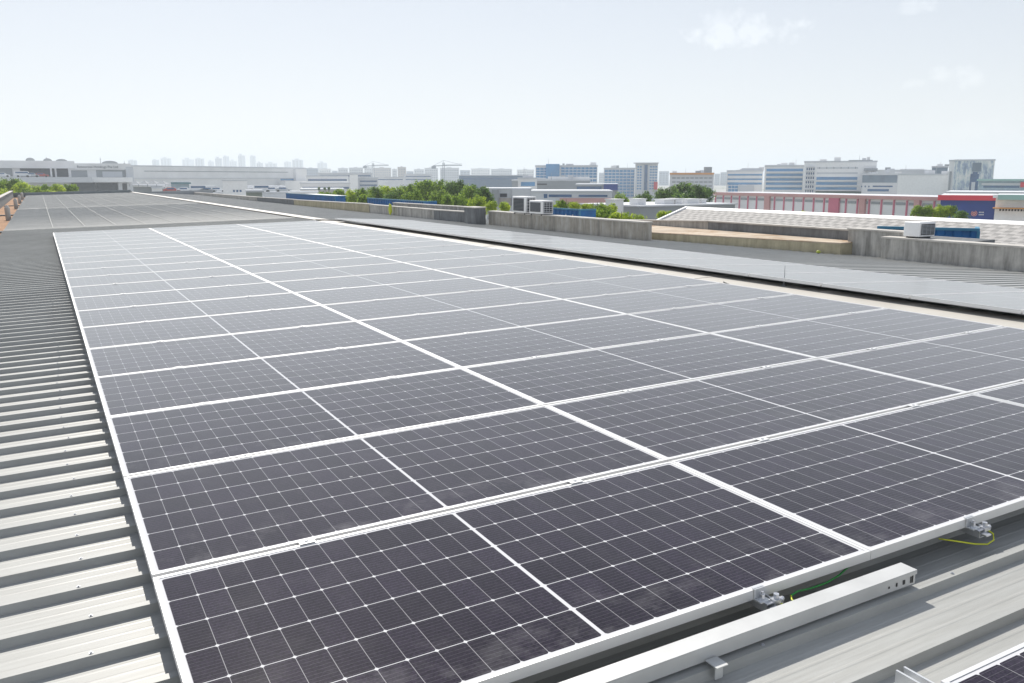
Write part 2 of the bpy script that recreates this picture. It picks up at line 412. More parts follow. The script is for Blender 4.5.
for y in (27.4, 48.0):
    inroof(meshobj('expansion_trim', lambda bm: box(bm, -1.25, RIDGE_X, y-.03, y+.12, .034, .040), M_ROOF), loc=(0, 0, ZP))
rr = lambda y0, y1: inroof(meshobj('roof_sheet', ribsheet(0, 9.0, y0, y1, PH+.1, 0, .015 if y0 < 0 else .008), M_ROOF), rot=ROT_R, loc=(RIDGE_X, 0, ZP))
rr(-6, 27.4); rr(27.55, 87.8)
def ridge(bm, Y0=-6, Y1=24.2, w0=.62):
    prof = [(-w0, .0), (-w0+.02, .012), (0, .014), (.20, -.003), (.21, -.02)]
    a = [bm.verts.new((x, Y0, z)) for x, z in prof]; b = [bm.verts.new((x, Y1, z)) for x, z in prof]
    for i in range(len(prof)-1): bm.faces.new((a[i], a[i+1], b[i+1], b[i]))
inroof(meshobj('ridge_cap', ridge, M_RIDGE), loc=(RIDGE_X+.25, 0, ZP+RH+.004))
inroof(meshobj('ridge_cap', lambda bm: ridge(bm, 24.25, 87.8, .22), M_RIDGE), loc=(RIDGE_X+.25, 0, ZP+RH+.004))
# joints of the ridge capping
for k in range(4):
    y = .6 + k*6.1
    inroof(meshobj('ridge_joint', lambda bm: (box(bm, -.59, .18, y, y+.07, .0145, .018)), M_RIDGE), loc=(RIDGE_X+.25, 0, ZP+RH+.004))
for k in range(8):
    x = .05 + .87*k
    for y0, y1 in ((27.6, 47.9), (48.2, 87.6)):
        inroof(meshobj('seam_strip', lambda bm: box(bm, x-.008, x+.008, y0, y1, RH+.001, RH+.006), M_ROOF), loc=(0, 0, ZP))
# body of the building below the roof
inroof(meshobj('wall', lambda bm: (box(bm, -2.3, 15.2, -6, 88.2, G, -1.35)), M_LGREY), rot=(0, 0, 0), loc=(0, 0, 0))
def screws(bm):
    for k in range(-8, 40):
        y = PH + k*RIB + .024
        for j in range(9):
            x = -1.15 + j*.93 + random.uniform(-.02, .02)
            cyl(bm, (x, y, RH+.0006), (x, y, RH+.0022), .007, seg=8); cyl(bm, (x, y, RH+.0027), (x, y, RH+.006), .0035, seg=6)
sc_ = inroof(meshobj('roof_screws', screws, M_ZINC), loc=(0, 0, ZP)); sc_['kind'] = 'stuff'
# left gutter and parapet
inroof(meshobj('gutter', lambda bm: box(bm, -2.25, -1.27, -6, 88, -.42, -.30), M_RUSTY))
inroof(meshobj('parapet_wall', lambda bm: (box(bm, -2.45, -2.25, 20, 88, -.6, .28)), M_SLATE))
inroof(meshobj('parapet_wall', lambda bm: (box(bm, -2.45, 7.5, 88.02, 88.3, -.6, .12)), M_SLATE))
inroof(meshobj('parapet_wall', lambda bm: (box(bm, 7.52, 15, 88.03, 88.32, -1.1, -.10)), M_MGREY))
inroof(meshobj('parapet_coping', lambda bm: (box(bm, -2.49, -2.21, 20, 88, .283, .32)), M_CAP))
for y, h in ((39.0, .42), (54, .40), (66, .40), (78, .4)):
    inroof(meshobj('gutter_post', lambda bm: (cyl(bm, (-1.42, y, -.32), (-1.42, y, h-.2), .10), cyl(bm, (-1.42, y, h-.2), (-1.42, y, h-.1), .10, .03)), M_CAP))
for y in (29.5, 44, 60):
    inroof(meshobj('gutter_strap', lambda bm: box(bm, -2.2, -1.27, y, y+.5, -.295, -.25), M_CONCD))

# right hand parapets (roof-local X, Y range, base and top heights)
def pw(x0, x1, y0, y1, zt0, zt1, m, cap=True, zb=-1.3):
    def fn(bm):
        v = [bm.verts.new(c) for c in ((x0, y0, zb), (x1, y0, zb), (x1, y1, zb), (x0, y1, zb), (x0, y0, zt0), (x1, y0, zt0), (x1, y1, zt1), (x0, y1, zt1))]
        for f in ((0, 3, 2, 1), (4, 5, 6, 7), (0, 1, 5, 4), (1, 2, 6, 5), (2, 3, 7, 6), (3, 0, 4, 7)): bm.faces.new([v[i] for i in f])
    inroof(meshobj('parapet_wall', fn, m))
    if cap:
        def fc(bm):
            v = [bm.verts.new(c) for c in [(x, y, z+d) for d in (.002, .035) for (x, y, z) in ((x0-.02, y0-.02, zt0), (x1+.02, y0-.02, zt0), (x1+.02, y1+.02, zt1), (x0-.02, y1+.02, zt1))]]
            for f in ((0, 3, 2, 1), (4, 5, 6, 7), (0, 1, 5, 4), (1, 2, 6, 5), (2, 3, 7, 6), (3, 0, 4, 7)): bm.faces.new([v[i] for i in f])
        inroof(meshobj('parapet_coping', fc, M_CAP))
pw(15.3, 15.55, -3, 10.2, -.213, -.213, M_CONC)
pw(15.6, 15.85, 9.83, 11.33, -.108, -.108, M_CONC)
pw(15.9, 16.1, 10.95, 16.3, -.16, -.165, M_CONCD)
pw(15.9, 16.1, 16.3, 21.0, -.165, -.33, M_CONC)
pw(13.4, 13.65, 15.9, 24.7, -.068, -.072, M_CONCR)
pw(12.9, 13.3, 24.72, 25.6, .065, .065, M_CONCD)
pw(13.2, 13.4, 25.62, 29.0, -.13, -.15, M_CONCD)
pw(13.22, 13.42, 29.02, 36.5, -.15, -.15, M_CONC)
pw(13.62, 13.8, 26.8, 34.5, .0, -.03, M_CONC)
pw(13.2, 13.4, 36.52, 50, -.12, -.22, M_YCONC)
pw(13.22, 13.38, 50.02, 60, -.20, -.25, M_CONCD)
pw(13.2, 13.4, 60.02, 88, -.25, -.30, M_CONC)
# low raised slab with an ochre top
SLAB = [(13.72, 18.6), (15.22, 11.2), (15.88, 11.2), (15.88, 19.4)]
def slab(z0, z1):
    def fn(bm):
        a = [bm.verts.new((x, y, z0)) for x, y in SLAB]; b = [bm.verts.new((x, y, z1)) for x, y in SLAB]
        for i in range(4): bm.faces.new((a[i], a[(i+1) % 4], b[(i+1) % 4], b[i]))
        bm.faces.new(b)
    return fn
inroof(meshobj('raised_slab', slab(-1.2, -.40), M_YCONC))
inroof(meshobj('slab_top', slab(-.397, -.372), M_ORANGE))


# ------------------------------------------------------------------ solar panels
FT = .035
def panel_frame(bm):
    t = .014
    # outer frame ring: four mitre-free bars, butted end to end
    box(bm, 0, PW, 0, t, -FT, 0); box(bm, 0, PW, PL-t, PL, -FT, 0)
    box(bm, 0, t, t+.0005, PL-t-.0005, -FT, 0); box(bm, PW-t, PW, t+.0005, PL-t-.0005, -FT, 0)
def panel_glass(bm):
    t = .0145; z = -.0025
    v = [bm.verts.new(c) for c in ((t, t, z), (PW-t, t, z), (PW-t, PL-t, z), (t, PL-t, z))]; bm.faces.new(v)
def panel_back(bm):
    t = .0145; z = -.009
    v = [bm.verts.new(c) for c in ((t, t, z), (t, PL-t, z), (PW-t, PL-t, z), (PW-t, t, z))]; bm.faces.new(v)
def make_panel(label, group):
    t = thing('solar_panel', label, 'solar panel', group=group)
    meshobj('frame', panel_frame, M_ALU, t); meshobj('glass', panel_glass, M_CELLS, t); meshobj('backsheet', panel_back, M_BACK, t)
    return t
proto = make_panel('x', 'x'); first = True
def place_panel(loc, rot, label, group, dz=0):
    global first
    o = proto if first else copy_tree(proto); first = False
    o.location = loc; o.rotation_euler = rot; o['label'] = label; o['group'] = group
    return o
GM = 'solar panels in the big array on the near roof slope'
COLS_X = (0.0, 2.2945, 4.5868)
PITCH_Y = 1.154
CN = ('left', 'middle', 'right')
for r in range(20):
    for c, x in enumerate(COLS_X):
        lab = 'framed solar panel in the %s row from the camera, %s column of the big array' % (ORD[r], CN[c])
        jz = random.uniform(-.0015, .0015)
        place_panel(L(x, r*PITCH_Y, jz), (random.uniform(-.0008, .0008), -BETA+random.uniform(-.0005, .0005), 0), lab, GM).scale.x = (1.001, 1.0, .966)[c]
GR = 'solar panels in the strip beyond the ridge'
def LR(u, y, z):   # point on the right slope, u metres from the ridge, z above the pan
    p = L(RIDGE_X, 0, ZP); cg, sg = math.cos(GAM), math.sin(GAM)
    return Vector((p.x + cg*u + sg*z, y, p.z - sg*u + cg*z))
for k in range(20):
    r = 19-k
    place_panel(LR(.12, .3+r*PITCH_Y, .165), ROT_R, 'pale shining solar panel in the strip beyond the ridge, %s from its far end' % ORD[k], GR)
GN = 'solar panels at the lower right corner'
place_panel(L(1.79, -.63-PL, 0), ROT_L, 'solar panel cut off by the lower right corner, behind the tray', GN)

# mounting rails: under the big array, along Y
def rail_mesh(y0, y1):
    def fn(bm):
        # open top channel
        prof = [(-.020, -.040), (.020, -.040), (.020, 0), (.013, 0), (.013, -.004), (.016, -.004), (.016, -.036), (-.016, -.036), (-.016, -.004), (-.013, -.004), (-.013, 0), (-.020, 0)]
        a = [bm.verts.new((x, y0, z)) for x, z in prof]; b = [bm.verts.new((x, y1, z)) for x, z in prof]
        n = len(prof)
        for i in range(n): bm.faces.new((a[i], a[(i+1) % n], b[(i+1) % n], b[i]))
        bm.faces.new(a[::-1]); bm.faces.new(b)
    return fn
RX = (.55, 1.77, 2.90, 4.07, 5.15, 6.3)
rm = bmesh.new(); rail_mesh(0, 23.2)(rm)
rp = obj('mounting_rail', rm, M_ALUW)
tag(rp, cat='rail', group='mounting rails under the big array')
for i, x in enumerate(RX):
    o = rp if i == 0 else rp.copy()
    if i: COL.objects.link(o)
    o.location = L(x, -.035, -.037); o.rotation_euler = ROT_L
    o['label'] = 'aluminium mounting rail under the big array, %s from its left edge' % ORD[i]
RXR = (.45, 1.85)
rm = bmesh.new(); rail_mesh(0, 23.1)(rm); rq = obj('mounting_rail', rm, M_ALUW); tag(rq, cat='rail', group='mounting rails under the strip beyond the ridge')
for i, u in enumerate(RXR):
    o = rq if i == 0 else rq.copy()
    if i: COL.objects.link(o)
    o.location = LR(u, .3, .128); o.rotation_euler = ROT_R
    o['label'] = ('aluminium rail under the panel strip beyond the ridge, nearer the ridge', 'aluminium rail under the panel strip beyond the ridge, on the downhill side')[i]
# bare rail end that sticks out at the lower right
rm = bmesh.new(); rail_mesh(-1.6, 0)(rm); o = obj('mounting_rail', rm, M_ALUW); o.location = L(1.80, -.50, -.037); o.rotation_euler = ROT_L
tag(o, 'bright bare rail end sticking out beside the panel in the lower right corner', 'rail')

# clamps between the rows
def clamp(bm):
    box(bm, -.03, .03, -.021, .021, .0006, .0032); cyl(bm, (0, 0, .0033), (0, 0, .0085), .008, seg=6)
cl = meshobj('panel_clamp', clamp, M_ALU); n = 0
for r in range(1, 12):
    for i, x in enumerate(RX):
        o = cl if n == 0 else cl.copy()
        if n: COL.objects.link(o)
        n += 1
        o.location = L(x + random.uniform(-.01, .01), r*PITCH_Y-.010, 0); o.rotation_euler = ROT_L
        tag(o, 'small bright clamp on the %s row joint from the camera, %s clamp from the left' % (ORD[r-1], ORD[i]), 'clamp', 'clamps on the joints between panel rows')
# end clamps with earth lugs and green and yellow wires at the front edge
def end_clamp(x, label, wires):
    t = thing('end_clamp', label, 'clamp', L(x, 0, 0), ROT_L, group='end clamps on the front edge of the big array')
    def body(bm):
        box(bm, -.022, .022, -.034, -.001, -.036, -.031); box(bm, -.022, .022, -.006, -.001, -.030, .003); box(bm, -.022, .022, -.0005, .010, .0015, .0045)
    meshobj('bracket', body, M_ALUW, t)
    def bolt(bm):
        cyl(bm, (0, -.018, -.031), (0, -.018, -.012), .009, seg=6); cyl(bm, (0, -.018, -.012), (0, -.018, -.004), .0045, seg=8)
    meshobj('bolt', bolt, M_ZINC, t)
    def lug(bm):
        box(bm, .024, .062, -.052, -.024, -.046, -.030); cyl(bm, (.043, -.038, -.030), (.043, -.038, -.014), .010, seg=6); box(bm, -.005, .024, -.046, -.03, -.040, -.036)
        cyl(bm, (.070, -.040, -.036), (.052, -.050, -.036), .008, seg=8); box(bm, .0, .03, -.075, -.048, -.052, -.046)
    meshobj('earth_lug', lug, M_ZINC, t)
    for pts, m, r in wires: meshobj('earth_wire', lambda bm: tube(bm, pts, r), m, t, smooth=True)
end_clamp(1.745, 'front edge clamp with earth lug and green wire, above the cable tray',
    [([(.05, -.05, -.045), (.075, -.062, -.06), (.10, -.068, -.072), (.12, -.075, -.085)], M_YEL, .0028),
     ([(.125, -.082, -.055), (.105, -.07, -.05), (.103, -.05, -.047), (.12, -.03, -.046)], M_YEL, .0028),
     ([(.12, -.03, -.046), (.17, -.012, -.052), (.24, -.010, -.060), (.32, -.004, -.064), (.40, .01, -.062), (.47, .03, -.056), (.60, .08, -.06)], M_GREEN, .0034)])
end_clamp(2.86, 'front edge clamp with a drooping yellow wire, right of the cable tray',
    [([(.05, -.05, -.045), (.064, -.062, -.058), (.055, -.072, -.078), (.02, -.07, -.088), (-.03, -.05, -.083), (-.09, -.02, -.07), (-.15, .02, -.06)], M_YEL, .0030)])

# cable tray in front of the array
TY0, TY1, TZ0, TZ1 = -.132, -.072, -.088, -.036
tr = thing('cable_tray', 'long galvanised covered cable tray lying in front of the solar array', 'cable tray', L(0, 0, 0), ROT_L)
XE = 2.365
def tray(bm):
    t = .0025
    box(bm, -.5, XE, TY0, TY0+t, TZ0, TZ1-.004); box(bm, -.5, XE, TY1-t, TY1, TZ0, TZ1-.004); box(bm, -.5, XE, TY0+t+.0003, TY1-t-.0003, TZ0, TZ0+t)
meshobj('channel', tray, M_TRAY, tr)
def lid(bm):
    box(bm, -.5, XE+.004, TY0-.003, TY1+.003, TZ1-.0035, TZ1); box(bm, -.5, XE+.004, TY0-.0035, TY0-.001, TZ1-.016, TZ1-.0038)
meshobj('lid', lid, M_TRAY, tr)
for i, (dx, w_, h_) in enumerate(((.012, .006, .026), (.022, .004, .024), (.055, .011, .016), (.095, .007, .013), (.135, .006, .007))):
    meshobj('slot', lambda bm: box(bm, XE-dx-w_, XE-dx, TY0-.002, TY0-.0005, (TZ0+TZ1)/2-h_/2-.006, (TZ0+TZ1)/2+h_/2-.006), M_BLACK, tr)
for i, x in enumerate((1.40, .35)):
    t = thing('tray_bracket', ('folded metal clip holding the cable tray on the roof rib', 'folded metal clip under the tray at the bottom edge of the view')[i], 'bracket', L(x, TY0, TZ0), ROT_L, group='clips holding the cable tray')
    meshobj('flange', lambda bm: (box(bm, 0, .045, -.055, -.004, .004, .007)), M_TRAY, t)
    meshobj('leg', lambda bm: (box(bm, .0, .030, -.049, -.0465, -.034, .0035)), M_TRAY, t)

# lightning rod standing on the ridge
t = thing('lightning_rod', 'thin grey rod standing upright on the ridge before the strip panels', 'rod', L(7.62, 5.55, -.085))
meshobj('rod', lambda bm: cyl(bm, (0, 0, 0), (0, 0, .245), .006, .004), M_TRAY, t)
meshobj('base', lambda bm: (cyl(bm, (0, 0, 0), (0, 0, .015), .04, .03), cyl(bm, (-.0, 0, .01), (0, 0, .04), .014)), M_CONCD, t)
# black cable lying over the ridge capping
t = meshobj('cable', lambda bm: tube(bm, [L(*p) for p in ((6.95, 23.3, -.08), (7.0, 23.6, -.05), (7.15, 24.2, -.045), (7.4, 24.0, -.05), (7.6, 23.3, -.045), (7.75, 22.6, -.05), (7.95, 22.3, -.08))], .018), M_BLACK)
tag(t, 'short black cable loop lying over the ridge at the far end of the array', 'cable')
t = meshobj('cable', lambda bm: tube(bm, [L(*p) for p in ((6.9, 5.62, -.08), (7.1, 5.9, -.074), (7.25, 6.2, -.076))], .009), M_BLACK)
tag(t, 'thin dark cable end on the cream ridge beside the rod', 'cable')

# ------------------------------------------------------------------ air conditioner units
def ac(name, label, X, Y, Z, sx, sy, sz, grp, side):
    t = thing(name, label, 'air conditioner', L(X, Y, Z), (0, 0, 0), grp)
    meshobj('casing', lambda bm: box(bm, 0, sx, 0, sy, 0, sz), M_WHITE, t, bevel=.012)
    if side in ('L', 'both'):
        meshobj('grille', lambda bm: (box(bm, -.012, -.003, .10, sy-.07, .06, sz-.06)), M_DGREY, t)
        def bars(bm):
            for k in range(9):
                z = .09 + k*(sz-.18)/8; box(bm, -.02, -.013, .10, sy-.07, z-.004, z+.004)
        meshobj('guard', bars, M_MGREY, t)
    if side in ('R', 'both'):
        n_ = 5 if side == 'both' else 7
        meshobj('coil_panel', lambda bm: box(bm, .05, sx-.03, -.010, -.003, .04, sz-.04), M_DGREY, t)
        def fins(bm):
            for k in range(n_):
                z = .07 + k*(sz-.14)/(n_-1); box(bm, .04, sx-.03, -.02, -.011, z-.006, z+.006)
            for k in range(4):
                x = .06+k*(sx-.12)/3; box(bm, x-.005, x+.005, -.027, -.0205, .05, sz-.05)
        meshobj('fins', fins, M_LGREY if side == 'both' else M_MGREY, t)
    for yy in (.08, sy-.10): meshobj('foot', lambda bm: box(bm, .02, sx-.02, yy, yy+.04, -.05, -.003), M_DGREY, t)
GA = 'condenser units on the stained parapet'
ac('air_conditioner', 'taller cream condenser unit on the stained parapet, left of the pair', 13.34, 22.0, -.02, .40, .85, .52, GA, 'both')
ac('air_conditioner', 'shorter condenser unit with blue-grey grille, right of the pair on the parapet', 13.34, 20.95, -.015, .40, .80, .41, GA, 'both')
ac('air_conditioner', 'white condenser unit with dark side grille in front of the blue steel wall', 15.40, 9.41, -.15, .50, .37, .30, None, 'R')
inroof(meshobj('plinth', lambda bm: box(bm, 15.57, 16.5, 8.5, 9.81, -1.2, -.205), M_CONCD))
# yellow-green bags at the walls
for (x, y, z, s, lab, m) in ((14.98, 11.6, -.59, .05, 'small yellow-green plastic bag on the roof by the slab', mat('green_plastic', (.30, .36, .03))), (13.0, 33.2, -.22, .14, 'yellow jacket hung over the far parapet beside the blue steel box', mat('yellow_cloth', (.45, .50, .03)))):
    bm = bmesh.new(); bmesh.ops.create_icosphere(bm, subdivisions=3, radius=s)
    for v in bm.verts: v.co = Vector((v.co.x*.8, v.co.y, v.co.z*.7)) * (1 + .25*math.sin(v.co.x*40+v.co.z*31)*.6)
    o = obj('plastic_bag' if s < .1 else 'yellow_jacket', bm, m, smooth=True); o.location = L(x, y, z)
    if s > .1: o.scale = (.6, .9, 2.4)
    tag(o, lab, 'bag' if s < .1 else 'jacket')

# ------------------------------------------------------------------ lower annex and blue steel boxes behind the parapets
an = thing('annex_building', 'low flat roofed annex behind the weathered parapets', 'building', L(15.7, -6, 0)+Vector((0, 0, G)))
an.location.z = G
meshobj('wall', lambda bm: box(bm, 0, 2.75, 0, 34, 0, 6.0), M_LGREY, an)
meshobj('wall', lambda bm: box(bm, 0, 5, 34.01, 94, 0, 6.0), M_LGREY, an)
meshobj('flat_roof', lambda bm: (box(bm, 0, 2.7, 0, 34, 6.004, 6.05), box(bm, 0, 5, 34.01, 94, 6.004, 6.05)), M_MGREY, an)
def steel_box(X, Y0, Y1, zt, d, label, marks=0, ends=None):
    t = thing('steel_container', label, 'container', L(X, Y0, zt), (0, 0, 0), 'blue steel containers behind the parapets')
    hgt = t.location.z - (G+6.05); ln = Y1-Y0
    t.location.z = G+6.05
    if ends: ln = (ends[0]-ends[1]).xy.length; hgt = ends[1].z-(G+6.05)
    def fn(bm):
        n_ = int(ln/.3); pts = []
        for k in range(n_): y = k*ln/n_; s_ = ln/n_; pts += [(0, y), (0, y+.4*s_), (.035, y+.5*s_), (.035, y+.9*s_)]
        pts += [(0, ln), (d, ln), (d, 0)]
        a = [bm.verts.new((x, y, .01)) for x, y in pts]; b = [bm.verts.new((x, y, hgt-.06)) for x, y in pts]
        for i in range(len(pts)): bm.faces.new((a[i], a[(i+1) % len(pts)], b[(i+1) % len(pts)], b[i]))
        bm.faces.new(b)
    if ends:
        A, B = ends; t.location = (B.x, B.y, G+6.05); t.rotation_euler = (0, 0, math.atan2(A.y-B.y, A.x-B.x)-math.pi/2)
    meshobj('body', fn, M_BLUE, t)
    meshobj('top_rail', lambda bm: (box(bm, -.03, .05, -.02, ln+.02, hgt-.058, hgt), box(bm, .052, d, -.02, .06, hgt-.058, hgt), box(bm, -.03, .03, -.03, .03, 0, hgt-.06)), mat('faded_blue_rail', (.05, .22, .36), rough=.5, var=.15), t)
    for k in range(marks):
        y = .45 + k*.5
        meshobj('marking', lambda bm: (box(bm, -.012, -.004, y, y+.34, hgt-.62, hgt-.55), box(bm, -.012, -.004, y, y+.34, hgt-.42, hgt-.35), box(bm, -.012, -.004, y, y+.07, hgt-.85, hgt-.22)), M_LGREY, t)
    return t
steel_box(17.5, 9.95, 14.0, -.14, .75, 'blue steel container behind the white condenser unit at the right', 0, (at(878, 229.3, 19.2), at(979, 228.4, 18.3)))
steel_box(18.0, 25.97, 29.0, -.20, .75, 'blue steel container with pale markings right of the two condenser units', 2)
steel_box(18.0, 41.3, 50.5, -.24, .75, 'long blue steel container in front of the dense trees')
steel_box(18.0, 57.3, 71, -.245, .75, 'farthest blue steel container beside the factories')
meshobj('tarpaulin', lambda bm: box(bm, 0, .9, 0, 8, 0, .05), M_WHITE)
o = bpy.data.objects['tarpaulin']; o.location = L(18.8, 60, -.35); tag(o, 'white tarpaulin lying on top of the farthest blue container', 'tarpaulin')

# neighbour with the long tiled gable roof
def tile_mat():
    m = bpy.data.materials.new('chequered_roof_tiles'); m.use_nodes = True
    t = m.node_tree; b = t.nodes['Principled BSDF']; b.inputs['Roughness'].default_value = .85
    c = t.nodes.new('ShaderNodeTexCoord'); k = t.nodes.new('ShaderNodeTexChecker')
    k.inputs['Color1'].default_value = (.31, .30, .29, 1); k.inputs['Color2'].default_value = (.42, .405, .39, 1)
    k.inputs['Scale'].default_value = 5.5
    mp = t.nodes.new('ShaderNodeMapping'); mp.inputs['Rotation'].default_value = (0, 0, R(0))
    t.links.new(c.outputs['Object'], mp.inputs[0]); t.links.new(mp.outputs[0], k.inputs['Vector'])
    t.links.new(k.outputs['Color'], b.inputs['Base Color']); return m
M_TILE = tile_mat()
nb = thing('neighbour_building', 'neighbouring building with long pinkish grey tiled gable roof and white ridge', 'building', L(22, 24.4, -.26))
zt = nb.location.z; rise = 1.16
def slope_mesh(sx):
    def fn(bm):
        n_ = 60; w_ = 3.35
        # shallow stepped tile courses down the slope
        prof = []
        for i in range(17):
            d0 = i*w_/17; d1 = (i+1)*w_/17
            prof += [(d0, -d0*.34+.0), (d1, -d1*.34+.006)]
        a = [bm.verts.new((sx*x, 0, z)) for x, z in prof]; b = [bm.verts.new((sx*x, -70, z)) for x, z in prof]
        for i in range(len(prof)-1): bm.faces.new((a[i], a[i+1], b[i+1], b[i]))
    return fn
meshobj('roof_slope', slope_mesh(-1), M_TILE, nb); meshobj('roof_slope', slope_mesh(1), M_TILE, nb)
meshobj('ridge_cap', lambda bm: prism2(bm), M_WHITE, nb) if False else None
def rc(bm):
    a = [(-.12, -.035), (0, .05), (.12, -.035)]
    A = [bm.verts.new((x, .1, z)) for x, z in a]; B = [bm.verts.new((x, -70, z)) for x, z in a]
    for i in range(2): bm.faces.new((A[i], A[i+1], B[i+1], B[i]))
meshobj('ridge_cap', rc, M_WHITE, nb)
def verge(bm):
    for sx in (-1, 1):
        v = [bm.verts.new(c) for c in ((0, .0, .06), (0, .12, .06), (sx*3.35, .12, -3.35*.34+.06), (sx*3.35, 0, -3.35*.34+.06), (0, .0, -.1), (0, .12, -.1), (sx*3.35, .12, -3.35*.34-.1), (sx*3.35, 0, -3.35*.34-.1))]
        for f in ((0, 1, 2, 3), (4, 7, 6, 5), (0, 4, 5, 1), (1, 5, 6, 2), (2, 6, 7, 3), (3, 7, 4, 0)): bm.faces.new([v[i] for i in f])
meshobj('verge_board', verge, M_WHITE, nb)
def nbw(bm):
    h0 = G-zt
    p = [(-3.0, h0), (3.0, h0), (3.0, -1.10), (0, -.12), (-3.0, -1.10)]
    A = [bm.verts.new((x, -.05, z)) for x, z in p]; B = [bm.verts.new((x, -69.8, z)) for x, z in p]
    for i in range(5): bm.faces.new((A[i], A[(i+1) % 5], B[(i+1) % 5], B[i]))
    bm.faces.new(A); bm.faces.new(B[::-1])
meshobj('wall', nbw, M_OFFW, nb)
# ------------------------------------------------------------------ buildings
class Building:
    def __init__(s, label, cat, pl, Dl, pr, Dr, ptop, depth, wall, name='building', group=None, ptop_r=None):
        if abs(Dl-Dr) < .09*Dl:       # face the viewer's side of the town squarely
            D = (Dl+Dr)/2; pc = (pl+pr)/2; C = at(pc, ptop, D); n2 = Vector((C.x-EYE.x, C.y-EYE.y)).normalized()
            def hit(p):
                a = at(p, ptop, 100.0); v = Vector((a.x-EYE.x, a.y-EYE.y)); k = (C.x-EYE.x)*n2.x + (C.y-EYE.y)*n2.y
                v = v*(k/v.dot(n2)); return Vector((EYE.x+v.x, EYE.y+v.y, C.z))
            A, B = hit(pl), hit(pr); hf = Vector((math.sin(YAW), math.cos(YAW)))
            Dl = (A.xy-EYE.xy).dot(hf); Dr = (B.xy-EYE.xy).dot(hf)
        else: A = at(pl, ptop, Dl); B = at(pr, ptop, Dr)
        s.A, s.B = A, B; s.D = (Dl+Dr)/2; s.Dl, s.Dr = Dl, Dr; s.pl, s.pr = pl, pr
        s.len = math.hypot(B.x-A.x, B.y-A.y); s.rot = math.atan2(B.y-A.y, B.x-A.x)
        s.H = A.z - G; s.dep = depth
        s.t = thing(name, label, cat, (A.x, A.y, G), (0, 0, s.rot), group)
        meshobj('wall', lambda bm: box(bm, 0, s.len, 0, depth, 0, s.H), wall, s.t)
        meshobj('roof', lambda bm: box(bm, -.15, s.len+.15, -.15, depth+.15, s.H+.003, s.H+.5*min(1, s.D/300)), M_LGREY, s.t)
        if 230 < s.D < 480 and depth > 9 and cat in ('office block', 'building') and pl > 100:
            rn = random.Random(int(pl*7)); hb = s.H+.5*min(1, s.D/300)+.004
            for k in range(int(s.len/9)+2):
                x = rn.uniform(.03, .9)*s.len; wd = rn.uniform(.8, 3.0); h_ = rn.uniform(.4, 1.3); y = rn.uniform(.6, depth*.5)
                meshobj('rooftop_unit', lambda bm: box(bm, x, x+wd, y, y+1.4, hb, hb+h_), rn.choice([M_LGREY, M_MGREY, M_OFFW]), s.t)
            x = rn.uniform(.2, .8)*s.len
            meshobj('aerial', lambda bm: cyl(bm, (x, 2, hb), (x, 2, hb+rn.uniform(1.5, 3)), .06, .03, 5), M_MGREY, s.t)
    def z(s, py): return zpy(py, s.Dl, s.pl) - G
    def x(s, px):     # position along the front for a picture column
        d = ray(px, 170); a = Vector((s.A.x-EYE.x, s.A.y-EYE.y)); u = Vector((math.cos(s.rot), math.sin(s.rot)))
        # a + u*t = k*d
        det = u.x*(-d.y) + u.y*d.x
        return (-a.x*(-d.y) - a.y*d.x)/det if abs(det) > 1e-9 else 0
    def strips(s, px0, px1, rows, m, name='window_band', proud=.06):
        x0, x1 = s.x(px0), s.x(px1)
        for a, b in rows: meshobj(name, lambda bm: box(bm, x0, x1, -proud, -.005, s.z(b), s.z(a)), m, s.t)
        return s
    def grid(s, px0, px1, y0, y1, nc, nr, m, fx=.6, fy=.55, name='window', proud=.05, frame=None):
        x0, x1 = s.x(px0), s.x(px1); z1, z0 = s.z(y0), s.z(y1); cw = (x1-x0)/nc; rh = (z1-z0)/nr
        bm = bmesh.new(); box(bm, 0, cw*fx, -proud, -.004, 0, rh*fy); o = obj(name, bm, m, s.t); k = 0
        for i in range(nc):
            for j in range(nr):
                q = o if k == 0 else o.copy()
                if k: COL.objects.link(q); q.parent = s.t
                k += 1; q.location = (x0+cw*(i+.5-fx/2), 0, z0+rh*(j+.5-fy/2))
        return s
    def box(s, name, px0, px1, y0, y1, m, d0=-.3, d1=-.005):
        x0, x1 = s.x(px0), s.x(px1)
        meshobj(name, lambda bm: box(bm, x0, x1, d0, d1, s.z(y1), s.z(y0)), m, s.t); return s
B_ = Building
# far left: white complex with parking deck
b = B_('long white low-rise complex with parking deck and company name on its parapet, far left', 'building', -30, 290, 131, 296, 168, 26, M_OFFW)
b.box('parapet', -30, 75, 160.2, 168, M_OFFW, -1.0, 0); b.box('parapet', 75.2, 131, 162.5, 169, M_OFFW, -1.2, 0)
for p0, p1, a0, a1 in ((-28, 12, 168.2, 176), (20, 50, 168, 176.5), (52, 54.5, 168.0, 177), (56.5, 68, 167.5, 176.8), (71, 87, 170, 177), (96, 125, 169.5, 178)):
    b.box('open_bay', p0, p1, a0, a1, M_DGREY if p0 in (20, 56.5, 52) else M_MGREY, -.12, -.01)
for p0, p1 in ((100, 122),): b.box('shutter', p0+2, p1, 171, 177, M_LGREY, -.3, -.13)
b.box('deck_parapet', 28, 131, 177.3, 182.5, M_WHITE, -4, -.01)
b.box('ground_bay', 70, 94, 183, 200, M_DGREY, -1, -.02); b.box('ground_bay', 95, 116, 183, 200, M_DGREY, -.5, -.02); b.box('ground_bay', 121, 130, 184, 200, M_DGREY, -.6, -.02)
b.box('pier', 116.5, 120.5, 182.6, 200, M_LGREY, -2, -.03); b.box('pier', 50, 51.5, 167.8, 177, M_OFFW, -1.2, -.2); b.box('pier', 125.5, 133, 166, 192, M_LGREY, -1.4, -.02)
